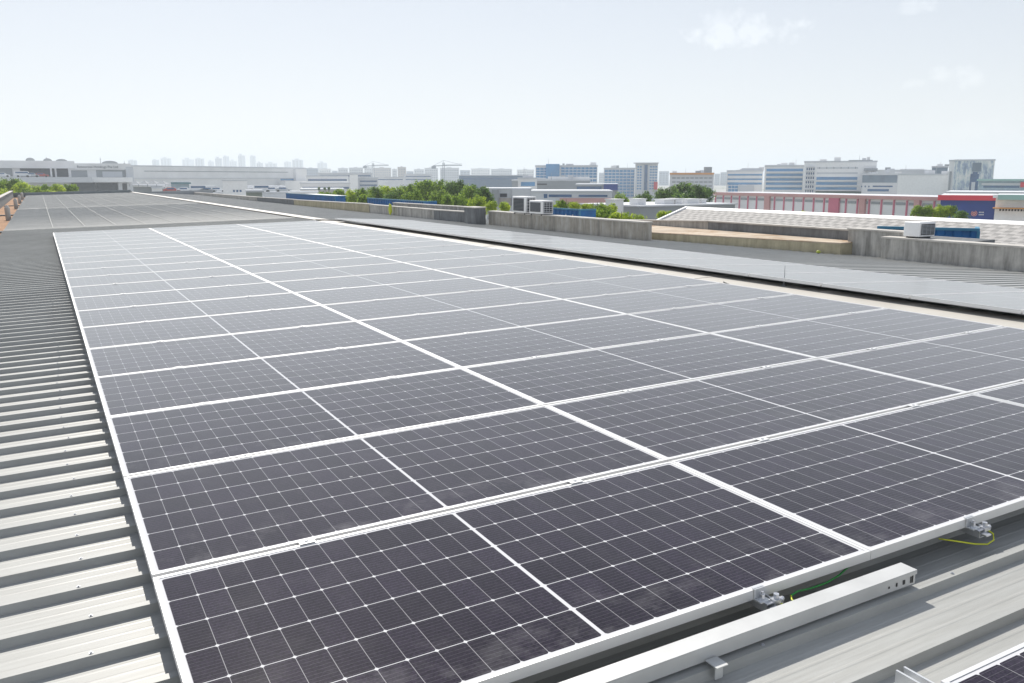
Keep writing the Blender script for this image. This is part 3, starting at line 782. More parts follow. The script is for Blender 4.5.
# the company name, as far as it can be read
fc = bpy.data.curves.new('sign_letters', 'FONT'); fc.body = 'Resources Holdings Pte Ltd'; fc.size = 1.25; fc.extrude = .04
fo = bpy.data.objects.new('tmp', fc); COL.objects.link(fo)
bpy.context.view_layer.update()
me = bpy.data.meshes.new_from_object(fo); bpy.data.objects.remove(fo); me.materials.clear(); me.materials.append(M_SIGNT)
so_ = bpy.data.objects.new('sign_letters', me); COL.objects.link(so_); so_.parent = b.t
wd = max(v.co.x for v in me.vertices); k = (b.x(118)-b.x(77))/wd
so_.scale = (k, k, 1); so_.rotation_euler = (R(90), 0, 0); so_.location = (b.x(77), -1.26, b.z(167.4))
Acomplex = b
def on_roof(b, px, py, name, label, cat, fn, m, y=3.0, group=None):
    o = meshobj(name, fn, m); v = Vector((b.x(px), y, b.z(py))); v.rotate(Matrix.Rotation(b.rot, 3, 'Z'))
    o.location = Vector((b.t.location.x, b.t.location.y, G)) + v; o.rotation_euler = (0, 0, b.rot); return tag(o, label, cat, group)
def shade(wd, h):
    def fn(bm):
        n_ = 8
        for i in range(n_):
            a0, a1 = math.pi*i/n_, math.pi*(i+1)/n_
            p = [(-wd/2*math.cos(a), h+.9*math.sin(a)) for a in (a0, a1)]
            v = [bm.verts.new(c) for c in ((p[0][0], 0, p[0][1]), (p[1][0], 0, p[1][1]), (p[1][0], 3, p[1][1]), (p[0][0], 3, p[0][1]))]; bm.faces.new(v)
            v = [bm.verts.new(c) for c in ((p[0][0], 0, h-.1), (p[1][0], 0, h-.1), (p[1][0], 0, p[1][1]), (p[0][0], 0, p[0][1]))]; bm.faces.new(v)
        for x in (-wd/2+.1, wd/2-.1): cyl(bm, (x, .1, 0), (x, .1, h), .06); cyl(bm, (x, 2.9, 0), (x, 2.9, h), .06)
    return fn
for px, py, wd, lab in ((31, 160.5, 1.6, 'leftmost'), (48.5, 161, 1.6, 'second from the left'), (62.5, 161.5, 2.2, 'third from the left'), (111, 163, 3.0, 'rightmost')):
    on_roof(b, px, py, 'roof_canopy', 'small dark domed canopy on the white complex roof, %s' % lab, 'canopy', shade(wd*1.7, .25), M_MGREY, group='dark canopies on the white complex roof')
for px, py, h, lab in ((47.5, 161, 1.6, 'short pole between the canopies on the white complex'), (101.3, 164, 2.6, 'thin antenna mast above the company name'), (125, 170, 3.4, 'tall thin antenna mast at the right end of the white complex')):
    on_roof(b, px, py, 'antenna_mast', lab, 'antenna', lambda bm: (cyl(bm, (0, 0, 0), (0, 0, h), .12, .05, 6), box(bm, -.25, .25, -.03, .03, h*.7, h*.75)), M_MGREY, y=.5)
# cars and vans
def car_mesh(van):
    def body(bm):
        if van: pr = [(-2.4, .35), (2.35, .35), (2.4, 1.0), (1.9, 1.25), (1.5, 1.95), (-2.3, 2.0), (-2.4, 1.2)]
        else: pr = [(-2.1, .3), (2.1, .3), (2.15, .75), (1.2, .92), (.5, 1.4), (-1.1, 1.42), (-1.75, 1.0), (-2.15, .92)]
        a = [bm.verts.new((x, -.85, z)) for x, z in pr]; c = [bm.verts.new((x, .85, z)) for x, z in pr]; n_ = len(pr)
        for i in range(n_): bm.faces.new((a[i], a[(i+1) % n_], c[(i+1) % n_], c[i]))
        bm.faces.new(a[::-1]); bm.faces.new(c)
    return body
def windows_mesh(van):
    def fn(bm):
        for s_ in (-1, 1):
            y0, y1 = sorted((s_*.853, s_*.866))
            if van: box(bm, -2.1, 1.5, y0, y1, 1.25, 1.75)
            else: box(bm, -1.2, .6, y0, y1, .95, 1.3)
    return fn
CARS = {}
def car(loc, rot, label, paint, van=False, group=None):
    key = (van, paint.name)
    if key not in CARS:
        t = thing('parked_van' if van else 'parked_car', label, 'van' if van else 'car')
        meshobj('body', car_mesh(van), paint, t, bevel=.05); meshobj('window', windows_mesh(van), M_GLASSD, t)
        for x in (-1.4, 1.4):
            for y in (-.8, .8): meshobj('wheel', lambda bm: cyl(bm, (x, y-.1, .33), (x, y+.1, .33), .33, seg=14), M_TYRE, t)
        CARS[key] = t
    else: t = copy_tree(CARS[key])
    t.location = loc; t.rotation_euler = (0, 0, rot); t['label'] = label
    if group: t['group'] = group
    return t
M_CARW = mat('white_car_paint', (.72, .73, .74), rough=.3, var=.02, spec=.6); M_CARS = mat('silver_car_paint', (.42, .45, .48), rough=.3, metal=.4, var=.02); M_CARR = mat('red_car_paint', (.40, .05, .04), rough=.3, var=.02)
deck = meshobj('parking_deck', lambda bm: box(bm, b.x(-30), b.x(90), -10, -4.02, b.z(182.5), b.z(177.2)), M_LGREY, b.t)
def deck_pos(px): 
    v = Vector((b.x(px), -7, b.z(177.2))); v.rotate(Matrix.Rotation(b.rot, 3, 'Z')); return Vector((b.t.location.x, b.t.location.y, G)) + v
car(deck_pos(3), b.rot, 'white car on the far left parking deck, nearest the picture edge', M_CARW, group='vehicles on the parking deck')
car(deck_pos(23), b.rot, 'white van parked on the deck of the white complex', M_CARW, True, group='vehicles on the parking deck')
car(deck_pos(32), b.rot, 'silver car beside the white van on the parking deck', M_CARS, group='vehicles on the parking deck')
car(deck_pos(41), b.rot, 'reddish car in the shaded bay of the parking deck', M_CARR, group='vehicles on the parking deck')

# long grey warehouse
b = B_('very long pale grey warehouse below the hazy skyline', 'warehouse', 131, 380, 305, 470, 166.3, 60, M_OFFW, name='warehouse')
b.box('dark_joint', 144, 288, 170.6, 171.4, M_MGREY, -.1); b.box('ledge', 132, 300, 178, 178.6, M_LGREY, -.5)
b.box('stair_tower', 293, 304, 167, 200, M_OFFW, -2, -.01); b.box('window_band', 280, 294, 178, 180.8, M_GLASSB, -.12, -.02)
b.box('annex', 276, 304, 181.5, 200, M_OFFW, -6, -2.01)
# sheds in the yard in front of the warehouse
def shed(label, px0, px1, D, pt, pb, m, roofm, dep=6, group='sheds in front of the grey warehouse', name='shed'):
    D *= 1.6
    s_ = B_(label, 'shed', px0, D, px1, D*1.01, pt, dep, m, name=name, group=group)
    s_.box('canopy', px0-1, px1+1, pt-.6, pt+.9, roofm, -1.2, -.01); return s_
shed('dark shed with peaked grey awnings, just right of the white complex', 133, 165, 150, 186, 190, M_MGREY, M_WHITE)
for i, px in enumerate((136, 145, 154, 163)):
    a = at(px, 186, 238)
    def fn(bm):
        v = [bm.verts.new(c) for c in ((-.95, -.9, 0), (.95, -.9, 0), (.95, .9, 0), (-.95, .9, 0))]; tp = bm.verts.new((0, 0, .75))
        for k in range(4): bm.faces.new((v[k], v[(k+1) % 4], tp))
        for x in (-.9, .9): cyl(bm, (x, -.85, -.6), (x, -.85, 0), .05, seg=5)
    o = meshobj('awning', fn, M_MGREY); o.scale = (1.4, 1.4, 1.2); o.location = (a.x, a.y, a.z+.55); o.rotation_euler = (0, 0, -YAW)
    tag(o, 'peaked dark awning on the shed right of the white complex, %s from the left' % ORD[i], 'awning', 'peaked awnings on the dark shed')
shed('pale blue shed with dark teal flat roof in the yard', 171, 189, 160, 183, 190, mat('pale_blue_cladding', (.33, .42, .50)), mat('teal_awning', (.06, .17, .20)))
shed('small cream office box beside the dark shed', 151.5, 162, 148, 187.5, 192, M_OFFW, M_LGREY)
shed('low white building in the yard with flat roof', 193, 216, 170, 187.5, 192, M_WHITE, M_LGREY)
bx = B_('large plain white box building in the yard, in front of the warehouse', 'building', 222.5, 205, 247, 206, 181, 10, M_WHITE)
bx.grid(231, 241, 189, 193, 3, 1, M_GLASSD)
shed('long low white shed right of the white box building', 248, 284, 150, 187, 192, M_OFFW, M_WHITE)
shed('grey-green mound-like shed beside the white box building', 246, 262, 110, 191.5, 195, mat('greygreen_tarpaulin', (.20, .23, .20)), M_MGREY)
shed('low white shed near the farthest blue container', 288, 318, 120, 192.6, 197, M_OFFW, M_WHITE)
def ground_at(px, D): a = at(px, 190, D); return a
# roof-deck parking in front of the sheds
pk = B_('low parking block with cars on its roof beyond the roof end', 'building', 150, 222, 300, 232, 193.4, 14, M_LGREY)
for i, (px, paint, van, lab) in enumerate(((170, M_CARR, False, 'red car parked in the yard left of the cream shed'), (183, M_CARW, False, 'white car in the yard below the pale blue shed'), (198, M_CARW, True, 'white van parked in front of the low white building'),
        (207, M_CARS, False, 'silver car right of the white van in the yard'), (216, M_CARW, False, 'white car just left of the white box building'), (262, M_CARW, True, 'white van at the long low shed'), (272, M_CARW, False, 'white car right of the van at the long low shed'), (283, M_CARS, False, 'silver car at the right end of the yard'))):
    v = Vector((pk.x(px), 2.5, pk.H+.5)); v.rotate(Matrix.Rotation(pk.rot, 3, 'Z'))
    car(Vector((pk.t.location.x, pk.t.location.y, G))+v-Vector((0, 0, .35)), pk.rot, lab, paint, van, 'vehicles in the yard before the warehouse')

# hazy skyline towers
for i, (p0, p1, pt, lab) in enumerate(((152, 159, 160, 'leftmost pair, left one'), (160.5, 171, 158.5, 'leftmost pair, right one'), (182, 194, 159.5, 'wide block left of centre'), (195, 204, 158.8, 'narrow block beside the wide one'), (208, 214, 161.5, 'low step-like block'),
        (215, 222, 158.5, 'twin towers, left one'), (223, 229, 156.5, 'twin towers, right one'), (229.5, 237, 161, 'low broad block between the tall towers'), (238, 245, 155.6, 'tall slim tower with flat head'), (250, 255.5, 156, 'tallest slim pencil tower'), (256.5, 263, 163, 'short block right of the pencil tower'),
        (265, 277, 163.5, 'low row above the warehouse roof'), (284, 291, 162, 'stepped group, left step'), (292, 303, 160, 'stepped group, right high step'), (317, 327, 163, 'single block right of the warehouse'), (128, 137, 160.5, 'faint block behind the antenna mast'))):
    D = 2500+150*((i*7) % 5)
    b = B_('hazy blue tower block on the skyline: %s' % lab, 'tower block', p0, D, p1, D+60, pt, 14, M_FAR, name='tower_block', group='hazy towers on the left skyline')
    W = b.len; u = (p1-p0)
    for k in range(2+i % 2): b.strips(p0+u*(.12+.3*k), p0+u*(.28+.3*k), [(pt+.6, 178)], M_FARG)
    b.box('roof_tank', p0+u*.3, p0+u*.65, pt-1.0-(i % 3)*.4, pt-.1, M_FAR, .5, 15)
# beige and grey apartment blocks in the mid distance
for i, (p0, p1, pt, m, lab) in enumerate(((304, 318, 168.5, M_FAR, 'behind the warehouse end'), (319, 331, 169, M_OFFW, 'low pale block left of the crane'), (338, 348, 168.5, M_LGREY, 'first of the three left of the first crane'), (349, 363, 168, M_LGREY, 'broad grey one left of the first crane'), (364, 372, 167.5, M_LGREY, 'slim grey one beneath the first crane'), (373, 391, 168, M_BEIGE, 'wide beige one under the first crane'),
        (392, 397, 169.5, M_LGREY, 'short grey one between two beige ones'), (397.5, 406, 167.3, M_BEIGE, 'tall beige one right of the first crane'), (414, 424, 169.5, M_LGREY, 'grey one left of the second crane'), (424.5, 438, 168.3, M_LGREY, 'purplish grey one left of the second crane'), (440, 459, 168.2, M_LGREY, 'long one right behind the second crane'), (471, 490, 168.8, M_OFFW, 'pale one behind the blue long factory'), (491, 512, 169.3, M_LGREY, 'last pale one left of the blue glass block'), (517, 534, 170, M_OFFW, 'stepped white one beside the blue glass block'))):
    D = 1000+70*((i*5) % 7)
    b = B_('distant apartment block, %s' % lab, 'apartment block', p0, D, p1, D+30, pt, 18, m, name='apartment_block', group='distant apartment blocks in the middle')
    nc = max(3, int((p1-p0)/2.2)); b.grid(p0+.5, p1-.5, pt+1, pt+13, nc, 5, M_FARG, .5, .45)
    b.box('lift_house', p0+(p1-p0)*.35, p0+(p1-p0)*.6, pt-1.0, pt-.2, m, 1, 9)
for i, (p0, p1, pt, lab) in enumerate(((599, 605, 173, 'pale sliver between the two glass blocks'), (659, 669, 171.5, 'faint block left of the orange-edged building'), (714.5, 720, 174, 'faint stepped block right of the orange-edged building, left step'), (720.5, 727, 172.5, 'faint stepped block right of the orange-edged building, right step'), (460, 470, 170.5, 'narrow faint block between the two pale rows'), (406.5, 413.5, 171.5, 'faint gap filling block left of the second crane'), (332, 337.5, 171, 'faint block left of the three grey ones'))):
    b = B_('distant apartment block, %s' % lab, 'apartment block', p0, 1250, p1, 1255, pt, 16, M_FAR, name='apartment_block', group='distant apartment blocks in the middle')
    b.grid(p0+.4, p1-.4, pt+1, pt+12, 3, 5, M_FARG, .5, .45)
# cranes
def crane(px, pyb, pyt, D, lab):
    a = at(px, pyt, D); t = thing('tower_crane', lab, 'crane', (a.x, a.y, G), (0, 0, -YAW), 'tower cranes on the skyline'); H = a.z-G
    m = M_FARG
    def mast(bm):
        for x in (-.9, .9):
            for y in (-.9, .9): cyl(bm, (x, y, 0), (x, y, H), .22, seg=4)
        for k in range(int(H/3)):
            cyl(bm, (-.9, -.9, k*3), (.9, -.9, k*3+3), .14, seg=4)
    meshobj('mast', mast, m, t)
    meshobj('jib', lambda bm: (cyl(bm, (-10, 0, H-3), (17, 0, H-2.4), .55, seg=4), cyl(bm, (0, 0, H-2), (17, 0, H-1.2), .2, seg=4), cyl(bm, (0, 0, H-3), (0, 0, H+2), .5, .1, seg=4), cyl(bm, (0, 0, H+2), (15, 0, H-1.6), .16, seg=4), cyl(bm, (0, 0, H+2), (-9, 0, H-2.6), .16, seg=4)), m, t)
    meshobj('counterweight', lambda bm: box(bm, -11, -7, -1, 1, H-5.5, H-3.2), m, t)
    return t
crane(373, 168, 163.2, 950, 'tower crane above the wide beige apartment block, left of the two')
crane(443.5, 168, 162.6, 800, 'darker tower crane above the trees, right of the two')

# low white factories in the middle distance
f = [('white factory with long windows left of the slab tower', 306, 348, 420, 176.5, M_WHITE, [(179, 181), (184, 186)]), ('grey factory with blue window bands behind the white ones', 318, 372, 520, 173.5, M_LGREY, [(175, 176.5)]),
     ('white slab tower end wall among the low factories', 349.5, 357.8, 380, 175, M_WHITE, []), ('grey factory right of the white slab tower', 358, 378, 390, 178.5, M_LGREY, [(180.5, 182), (184.5, 186)]),
     ('broad pale factory behind the tree tops', 376, 404, 560, 177.5, M_OFFW, [(179, 180)]), ('grey-white factory above the middle of the trees', 404, 432, 620, 174.5, M_LGREY, [(176, 177), (179, 180)]), ('low pale factory with dark doors left of the slab tower', 300, 350, 330, 183.5, M_OFFW, [(187, 189)]),
     ('beige stretch of factory roof left of the trees', 300, 344, 300, 190, M_BEIGE, []), ('long blue-grey factory above the second row of trees', 459, 533, 500, 175.8, mat('blue_grey_cladding', (.10, .17, .26)), [(178, 179.5)])]
for lab, p0, p1, D, pt, m, st in f:
    b = B_(lab, 'factory', p0, D, p1, D+12, pt, 25, m, name='factory'); b.strips(p0+1.5, p1-1.5, st, M_GLASSD)

# blue glass office blocks
b = B_('broad blue glass office block left of the centre towers', 'office block', 535.5, 330, 597.5, 350, 166.5, 25, M_OFFW, name='office_block')
b.grid(536, 556, 167.5, 178, 5, 4, M_GLASSB, .9, .82); b.grid(561, 597, 167, 178, 9, 4, M_GLASSB, .88, .8); b.grid(536, 597, 178.5, 190, 14, 3, M_GLASSB, .88, .6)
b.box('corner_tower', 546, 559.5, 164, 178.5, M_GLASSB, -1.2, -.01)
b = B_('blue glass slab attached to the pale centre tower', 'office block', 604, 420, 635, 412, 168.8, 22, M_LGREY, name='office_block')
b.grid(604.5, 634.5, 169.5, 197, 8, 9, M_GLASSB, .86, .72)
b = B_('tall pale centre tower with flat overhanging roof and red sign', 'office tower', 635.5, 405, 658, 405, 163.6, 22, M_LGREY, name='office_tower')
b.grid(637, 642, 165.5, 190, 2, 9, M_GLASSB, .7, .55); b.grid(649.5, 657.5, 165.5, 190, 3, 9, M_GLASSB, .75, .5); b.box('glass_spine', 644.5, 647.5, 165, 190, M_GLASSD, -.5)
b.box('roof_slab', 633.5, 658.5, 162.6, 163.5, M_LGREY, -2.5, 4); b.box('red_sign', 654.3, 658, 182, 189.5, M_RED, -1.6, -.9)

# grey low-rise group in the middle
b = B_('grey low building with roof garden between glass block and trees', 'building', 512, 255, 590, 262, 181, 30, M_MGREY)
b.strips(527, 547, [(183.5, 185)], M_DGREY); b.box('white_roof_shed', 548, 590, 176.5, 180.8, M_OFFW, 2, 10); b.box('plant_room', 522, 546, 178.5, 180.9, M_LGREY, 1, 9)
b = B_('dark glazed low building in front of the blue glass block', 'building', 576, 225, 618, 226, 185.2, 20, M_MGREY)
b.strips(577, 602, [(186.5, 189.5)], M_GLASSD); b.box('glazed_attic', 604, 618, 184.2, 190, M_NAVY, -.5, -.01)
b = B_('long grey building with salmon base band behind the shrubs', 'building', 530, 150, 612, 152, 192, 16, M_LGREY)
b.strips(549, 572, [(194.5, 197)], M_GLASSD); b.strips(579, 608, [(194.8, 196.8)], M_GLASSD); b.box('salmon_wall', 560, 612, 198, 206, M_SALMON, -.2, -.01); b.box('door', 544, 547.5, 194, 198, M_GLASSD, -.1, -.01)
b = B_('grey concrete building with two square openings left of the condensers', 'building', 486, 120, 531, 121, 189.5, 10, M_LGREY)
b.box('opening', 500, 507, 193.5, 197, M_DGREY, -.1, -.01); b.box('salmon_wall', 499, 511, 198, 206, M_BEIGE, -.1, -.01); b.box('column', 492, 498.5, 189.6, 206, M_MGREY, -.8, -.12); b.box('column', 512, 530, 189.6, 206, M_LGREY, -.8, -.12)
b = B_('white low building with black window left of the glass block', 'building', 518, 235, 537, 236, 179, 12, M_OFFW)
b.strips(521, 535, [(182, 186)], M_GLASSB)
# flat roofs with box vents behind the shrubs
b = B_('low grey flat roof with pale box vents, before the dark tree', 'building', 640, 64, 735, 70, 207, 7, M_MGREY)
for i, (px, py, w_, h_, y, lab) in enumerate(((629, 200, 1.5, 2.3, 6, 'white box vent left of the dark tree, leftmost'), (652.5, 200, 1.3, 2.2, 6, 'white box vent in front of the dark tree, second'), (679.5, 201, 1.8, 1.9, 4, 'wide white box vent under the dark tree, third'), (689.5, 200.5, 1.2, 1.8, 4, 'white box vent with dark side, fourth'), (704, 201.2, 2.3, 1.7, 4, 'low wide box vent before the pink factory, fifth'), (715, 201.5, .9, 1.6, 4, 'narrow box vent before the pink factory, last'))):
    w_ *= .6; h_ *= .5
    def fn(bm): box(bm, -w_/2, w_/2, 0, 1.0, -h_, 0); box(bm, -w_/2-.06, w_/2+.06, -.06, 1.06, .003, .07); box(bm, -w_/2+.15, w_/2-.15, -.02, -.003, -h_*.5, -h_*.2)
    on_roof(b, px, py, 'box_vent', lab, 'vent', fn, M_OFFW, y=1.0, group='pale box vents before the dark tree')

# orange-edged building
b = B_('grey building with orange roof edge behind the dark tree', 'building', 670, 330, 714, 335, 174, 25, M_LGREY)
b.box('orange_edge', 670, 714, 172.8, 174.6, M_ORG, -.8, 3); b.box('lift_tower', 704, 712, 167, 173, M_MGREY, 1, 9); b.box('lift_tower', 695.5, 701, 170.8, 173, M_MGREY, 1, 6); b.grid(672, 713, 176, 192, 9, 4, M_MGREY, .8, .4)
b = B_('white striped office block with stepped roof, left of the right-hand offices', 'office block', 727, 330, 763, 335, 171.5, 24, M_OFFW, name='office_block')
b.strips(728, 762.5, [(174, 175.6), (178.5, 180), (182.5, 184.5)], M_GLASSB); b.grid(729, 739, 182, 192, 3, 3, M_GLASSB, .9, .8); b.box('plant_room', 741.5, 762, 168.2, 171.4, M_LGREY, 1, 12); b.box('plant_room', 736, 741, 169.9, 171.4, M_LGREY, 1, 12); b.box('blank_wall', 740, 755, 185.5, 193, M_LGREY, -.7, -.1)
# right hand offices
b = B_('white office block with five dark blue window bands', 'office block', 765, 300, 804, 292, 166.8, 24, M_OFFW, name='office_block')
b.strips(766.5, 803, [(168.8, 171.3), (173.6, 176), (178.2, 180.5), (182.4, 184.8), (187.2, 189.6)], M_GLASSB, proud=.05)
for a in (172, 176.7, 181.2, 186): b.box('sunshade', 765.5, 803.5, a, a+.5, M_WHITE, -1.0, -.06)
b.box('roof_parapet', 765, 804, 165, 166.7, M_LGREY, .5, 5)
b = B_('big white office building with balconied stair bay and dark upper deck', 'office block', 804.5, 290, 877, 286, 162.3, 30, M_WHITE, name='office_block')
b.strips(817, 858, [(177, 179.8), (182, 184.8), (187, 189.5)], M_GLASSB); b.strips(817, 858, [(167.3, 168.9), (172.4, 174)], M_LGREY); b.grid(816, 859, 167, 169, 6, 1, M_MGREY, .1, 1, proud=.1)
for k in range(6):
    a = 166.8+k*4.4; b.box('balcony', 806, 815, a, a+.9, M_LGREY, -1.2, -.02); b.grid(806, 815, a+1, a+3.6, 4, 1, M_GLASSD, .55, .85)
for k in range(3): b.box('sunshade', 816.5, 858.5, 180+k*5, 180.6+k*5, M_WHITE, -1.2, -.07)
b.box('roof_deck', 848, 872, 160.3, 161.6, M_MGREY, 1, 9); b.box('balcony_rail', 864, 877.5, 168.5, 170.8, M_MGREY, -1.3, -.02); b.box('balcony_rail', 863, 876, 173.5, 174.8, M_MGREY, -1.3, -.02); b.box('dark_base', 817, 863, 191.2, 194.5, mat('dark_green_hedge', (.03, .08, .06)), -.5, -.02)
b = B_('grey office with upper blue windows and scattered square windows', 'office block', 862.5, 272, 899, 275, 174.8, 20, M_LGREY, name='office_block')
b.box('blue_attic', 863, 898, 175.2, 182.6, mat('slate_blue_glass', (.16, .21, .27), rough=.3, var=.2, scale=.3), -.1, -.01); b.strips(874, 894, [(185.6, 187)], M_GLASSD); b.strips(869, 890.5, [(189, 191.3)], M_GLASSD); b.grid(861, 872, 185, 188, 3, 1, M_GLASSD, .35, .5)
b = B_('pale grey long roof with sloping top behind the blank white block', 'building', 876, 330, 926, 326, 171, 25, M_LGREY)
b.box('sloping_roof', 900, 924, 169, 171, M_OFFW, 2, 15)
b = B_('blank white windowless block left of the mosaic tower', 'building', 898.5, 240, 948, 243, 175.2, 24, M_WHITE)
b = B_('blue-grey domed rooftop block behind the blank white block', 'building', 932, 300, 948, 300, 167.5, 12, mat('slate_cladding', (.17, .23, .30)))
b.box('cap', 934, 946, 166.4, 167.4, M_MGREY, 1, 10); b.box('grey_room', 924, 931.5, 169.8, 175, M_LGREY, 0, 8)
# mosaic tower: a facade of mottled vertical panels
def mosaic():
    m = bpy.data.materials.new('mottled_facade_panels'); m.use_nodes = True; t = m.node_tree; b = t.nodes['Principled BSDF']; b.inputs['Roughness'].default_value = .5
    c = t.nodes.new('ShaderNodeTexCoord'); mp = t.nodes.new('ShaderNodeMapping'); mp.inputs['Scale'].default_value = (1, 1, .35)
    n = t.nodes.new('ShaderNodeTexNoise'); n.inputs['Scale'].default_value = .7; n.inputs['Detail'].default_value = 7; n.inputs['Roughness'].default_value = .75
    t.links.new(c.outputs['Object'], mp.inputs[0]); t.links.new(mp.outputs[0], n.inputs['Vector'])
    r = t.nodes.new('ShaderNodeValToRGB'); e = r.color_ramp.elements; e[0].position = .36; e[0].color = (.17, .23, .31, 1); e[1].position = .6; e[1].color = (.78, .78, .76, 1)
    q = e.new(.47); q.color = (.34, .42, .54, 1); q = e.new(.52); q.color = (.55, .62, .62, 1)
    t.links.new(n.outputs['Fac'], r.inputs[0]); t.links.new(r.outputs[0], b.inputs['Base Color']); return m
M_MOS = mosaic()
b = B_('tall tower with mottled mosaic facade and dark arch recess', 'office tower', 955, 235, 995, 233, 160.8, 22, M_MOS, name='office_tower')
b.box('arch_recess', 971, 979.5, 174, 193, M_GLASSD, -.15, -.02); b.box('arch_recess', 973.2, 978, 172, 173.95, M_GLASSD, -.15, -.02); b.box('recess_panel', 972.8, 976.5, 182, 193, M_LGREY, -.3, -.16); b.box('upper_recess', 972, 981, 163, 171.5, mat('slate_blue_glass', (.16, .21, .27)), -.12, -.02)
b = B_('slim pale wing attached to the left of the mosaic tower', 'office tower', 949.5, 238, 954.8, 236, 161.3, 18, M_OFFW, name='office_tower')
b.box('dark_strip', 949.8, 952, 171.5, 193, M_MGREY, -.15, -.01)
b = B_('pale blue office with teal roof line at the right edge', 'office block', 979, 200, 1060, 200, 181, 20, mat('pale_blue_render', (.33, .44, .50)), name='office_block')
b.box('teal_roof', 978, 1060, 179, 180.9, M_TEAL, -1, 6); b.strips(985, 1021, [(186, 187.6), (190, 191.8)], M_GLASSD); b.box('white_band', 983, 1060, 183, 185, M_LGREY, -.2, -.01); b.box('red_panel', 1022, 1026, 182, 187, M_RED, -.4, -.21)
b = B_('long low grey roof in front of the mosaic tower', 'building', 946, 170, 1060, 172, 193.4, 20, M_LGREY)
# pink and white long factory
b = B_('very long pink and white two-storey factory with regular bays', 'factory', 716, 176, 950, 128, 193.2, 10, M_OFFW, name='factory')
zt_, H = None, b.H
XS = [716+ (950-716)*(i/20)**1.0 for i in range(21)]
b.box('pink_eave', 716, 950, 192.2, 194.8, M_SALMON, -.5, -.02)
Lb = b.len; nb_ = 22
z_top, = (b.H-.35,)
def bay(x0, x1, z0, z1, m, nm, p=.1): meshobj(nm, lambda bm: box(bm, x0, x1, -p, -.01, z0, z1), m, b.t)
for i in range(nb_):
    x0, x1 = Lb*i/nb_, Lb*(i+1)/nb_
    bay(x0+.35, x1-.35, b.H-1.15, b.H-.75, M_MGREY, 'window_band')
    bay(x0+.35, x1-.35, b.H-4.0, b.H-3.4, M_MGREY, 'window_band')
    bay(x0+.6, x1-.6, b.H-6.2, b.H-4.6, M_LGREY, 'shutter', .06)
    bay(x0-.14, x0+.14, 0, b.H-.4, M_PINK, 'pilaster', .14)
for p0, p1, m in ((767.5, 772.5, M_SALMON), (832.5, 842.5, M_PINK), (863.5, 869, M_SALMON), (918.5, 924, M_SALMON)): bay(b.x(p0), b.x(p1), 0, b.H-.1, m, 'stair_bay', .42)
# navy and red shed with emblem
b = B_('navy blue shed with red fascia and small round emblem', 'shed', 941, 104, 999, 104, 197.4, 18, M_NAVY, name='shed')
b.box('red_fascia', 940.5, 999, 195, 200, M_RED, -.5, -.01)
e = thing('tmp', None, None) if False else None
cx, cz = b.x(978.5), b.z(212.8)
def emb(bm): 
    n_ = 20
    for k in range(n_):
        a0, a1 = 2*math.pi*k/n_, 2*math.pi*(k+1)/n_
        for (r0, r1) in ((.06, .20), (.26, .34)):
            if r0 == .26 and k in (4, 5, 6): continue
            v = [bm.verts.new((cx+r*math.cos(a), -.03, cz+r*math.sin(a))) for r, a in ((r0, a0), (r1, a0), (r1, a1), (r0, a1))]; bm.faces.new(v)
meshobj('emblem', emb, mat('emblem_pale_red', (.60, .25, .22)), b.t)
meshobj('lettering', lambda bm: [box(bm, cx+.5+.14*k, cx+.6+.14*k, -.04, -.02, cz+z0-.07, cz+z0+.07) for k in range(4) for z0 in (-.14, .14)], M_LGREY, b.t)
b = B_('white shed with mint roof edge and awning, right picture edge', 'shed', 996, 92, 1060, 92, 197.5, 16, M_WHITE, name='shed')
b.box('mint_edge', 1001, 1060, 194.6, 199.5, M_TEAL, -.8, -.01); b.box('white_end', 996, 1000.9, 194.6, 197.8, M_WHITE, -.8, -.01); b.box('orange_awning', 997, 1060, 207.3, 208.4, M_ORG, -1.0, -.01); b.grid(1003, 1040, 208.6, 211, 12, 1, M_DGREY, .6, .8)

# ------------------------------------------------------------------ trees
def leaf_mats():
    out = []
    for nm, a, c in (('leaf_green', (.03, .10, .010), (.42, .58, .05)), ('leaf_bright', (.14, .26, .012), (.66, .76, .05)), ('leaf_dark', (.014, .055, .012), (.22, .36, .05))):
        m = bpy.data.materials.new(nm); m.use_nodes = True; t = m.node_tree; b = t.nodes['Principled BSDF']; b.inputs['Roughness'].default_value = .6
        g_ = t.nodes.new('ShaderNodeNewGeometry'); c_ = t.nodes.new('ShaderNodeTexCoord'); n = t.nodes.new('ShaderNodeTexNoise'); n.inputs['Scale'].default_value = .9
        t.links.new(c_.outputs['Object'], n.inputs['Vector'])
        mm = t.nodes.new('ShaderNodeMath'); mm.operation = 'ADD'; mh = t.nodes.new('ShaderNodeMath'); mh.operation = 'MULTIPLY'; mh.inputs[1].default_value = .5
        t.links.new(g_.outputs['Random Per Island'], mh.inputs[0]); t.links.new(mh.outputs[0], mm.inputs[0]); t.links.new(n.outputs['Fac'], mm.inputs[1])
        r = t.nodes.new('ShaderNodeValToRGB'); r.color_ramp.elements[0].position = .5; r.color_ramp.elements[1].position = .92
        r.color_ramp.elements[0].color = a+(1,); r.color_ramp.elements[1].color = c+(1,)
        t.links.new(mm.outputs[0], r.inputs[0]); t.links.new(r.outputs[0], b.inputs['Base Color'])
        tr = t.nodes.new('ShaderNodeBsdfTranslucent'); ms = t.nodes.new('ShaderNodeMixShader'); ms.inputs[0].default_value = .5
        t.links.new(r.outputs[0], tr.inputs[0]); t.links.new(b.outputs[0], ms.inputs[1]); t.links.new(tr.outputs[0], ms.inputs[2])
        t.links.new(ms.outputs[0], t.nodes['Material Output'].inputs[0]); out.append(m)
    return out
M_LEAF = leaf_mats()
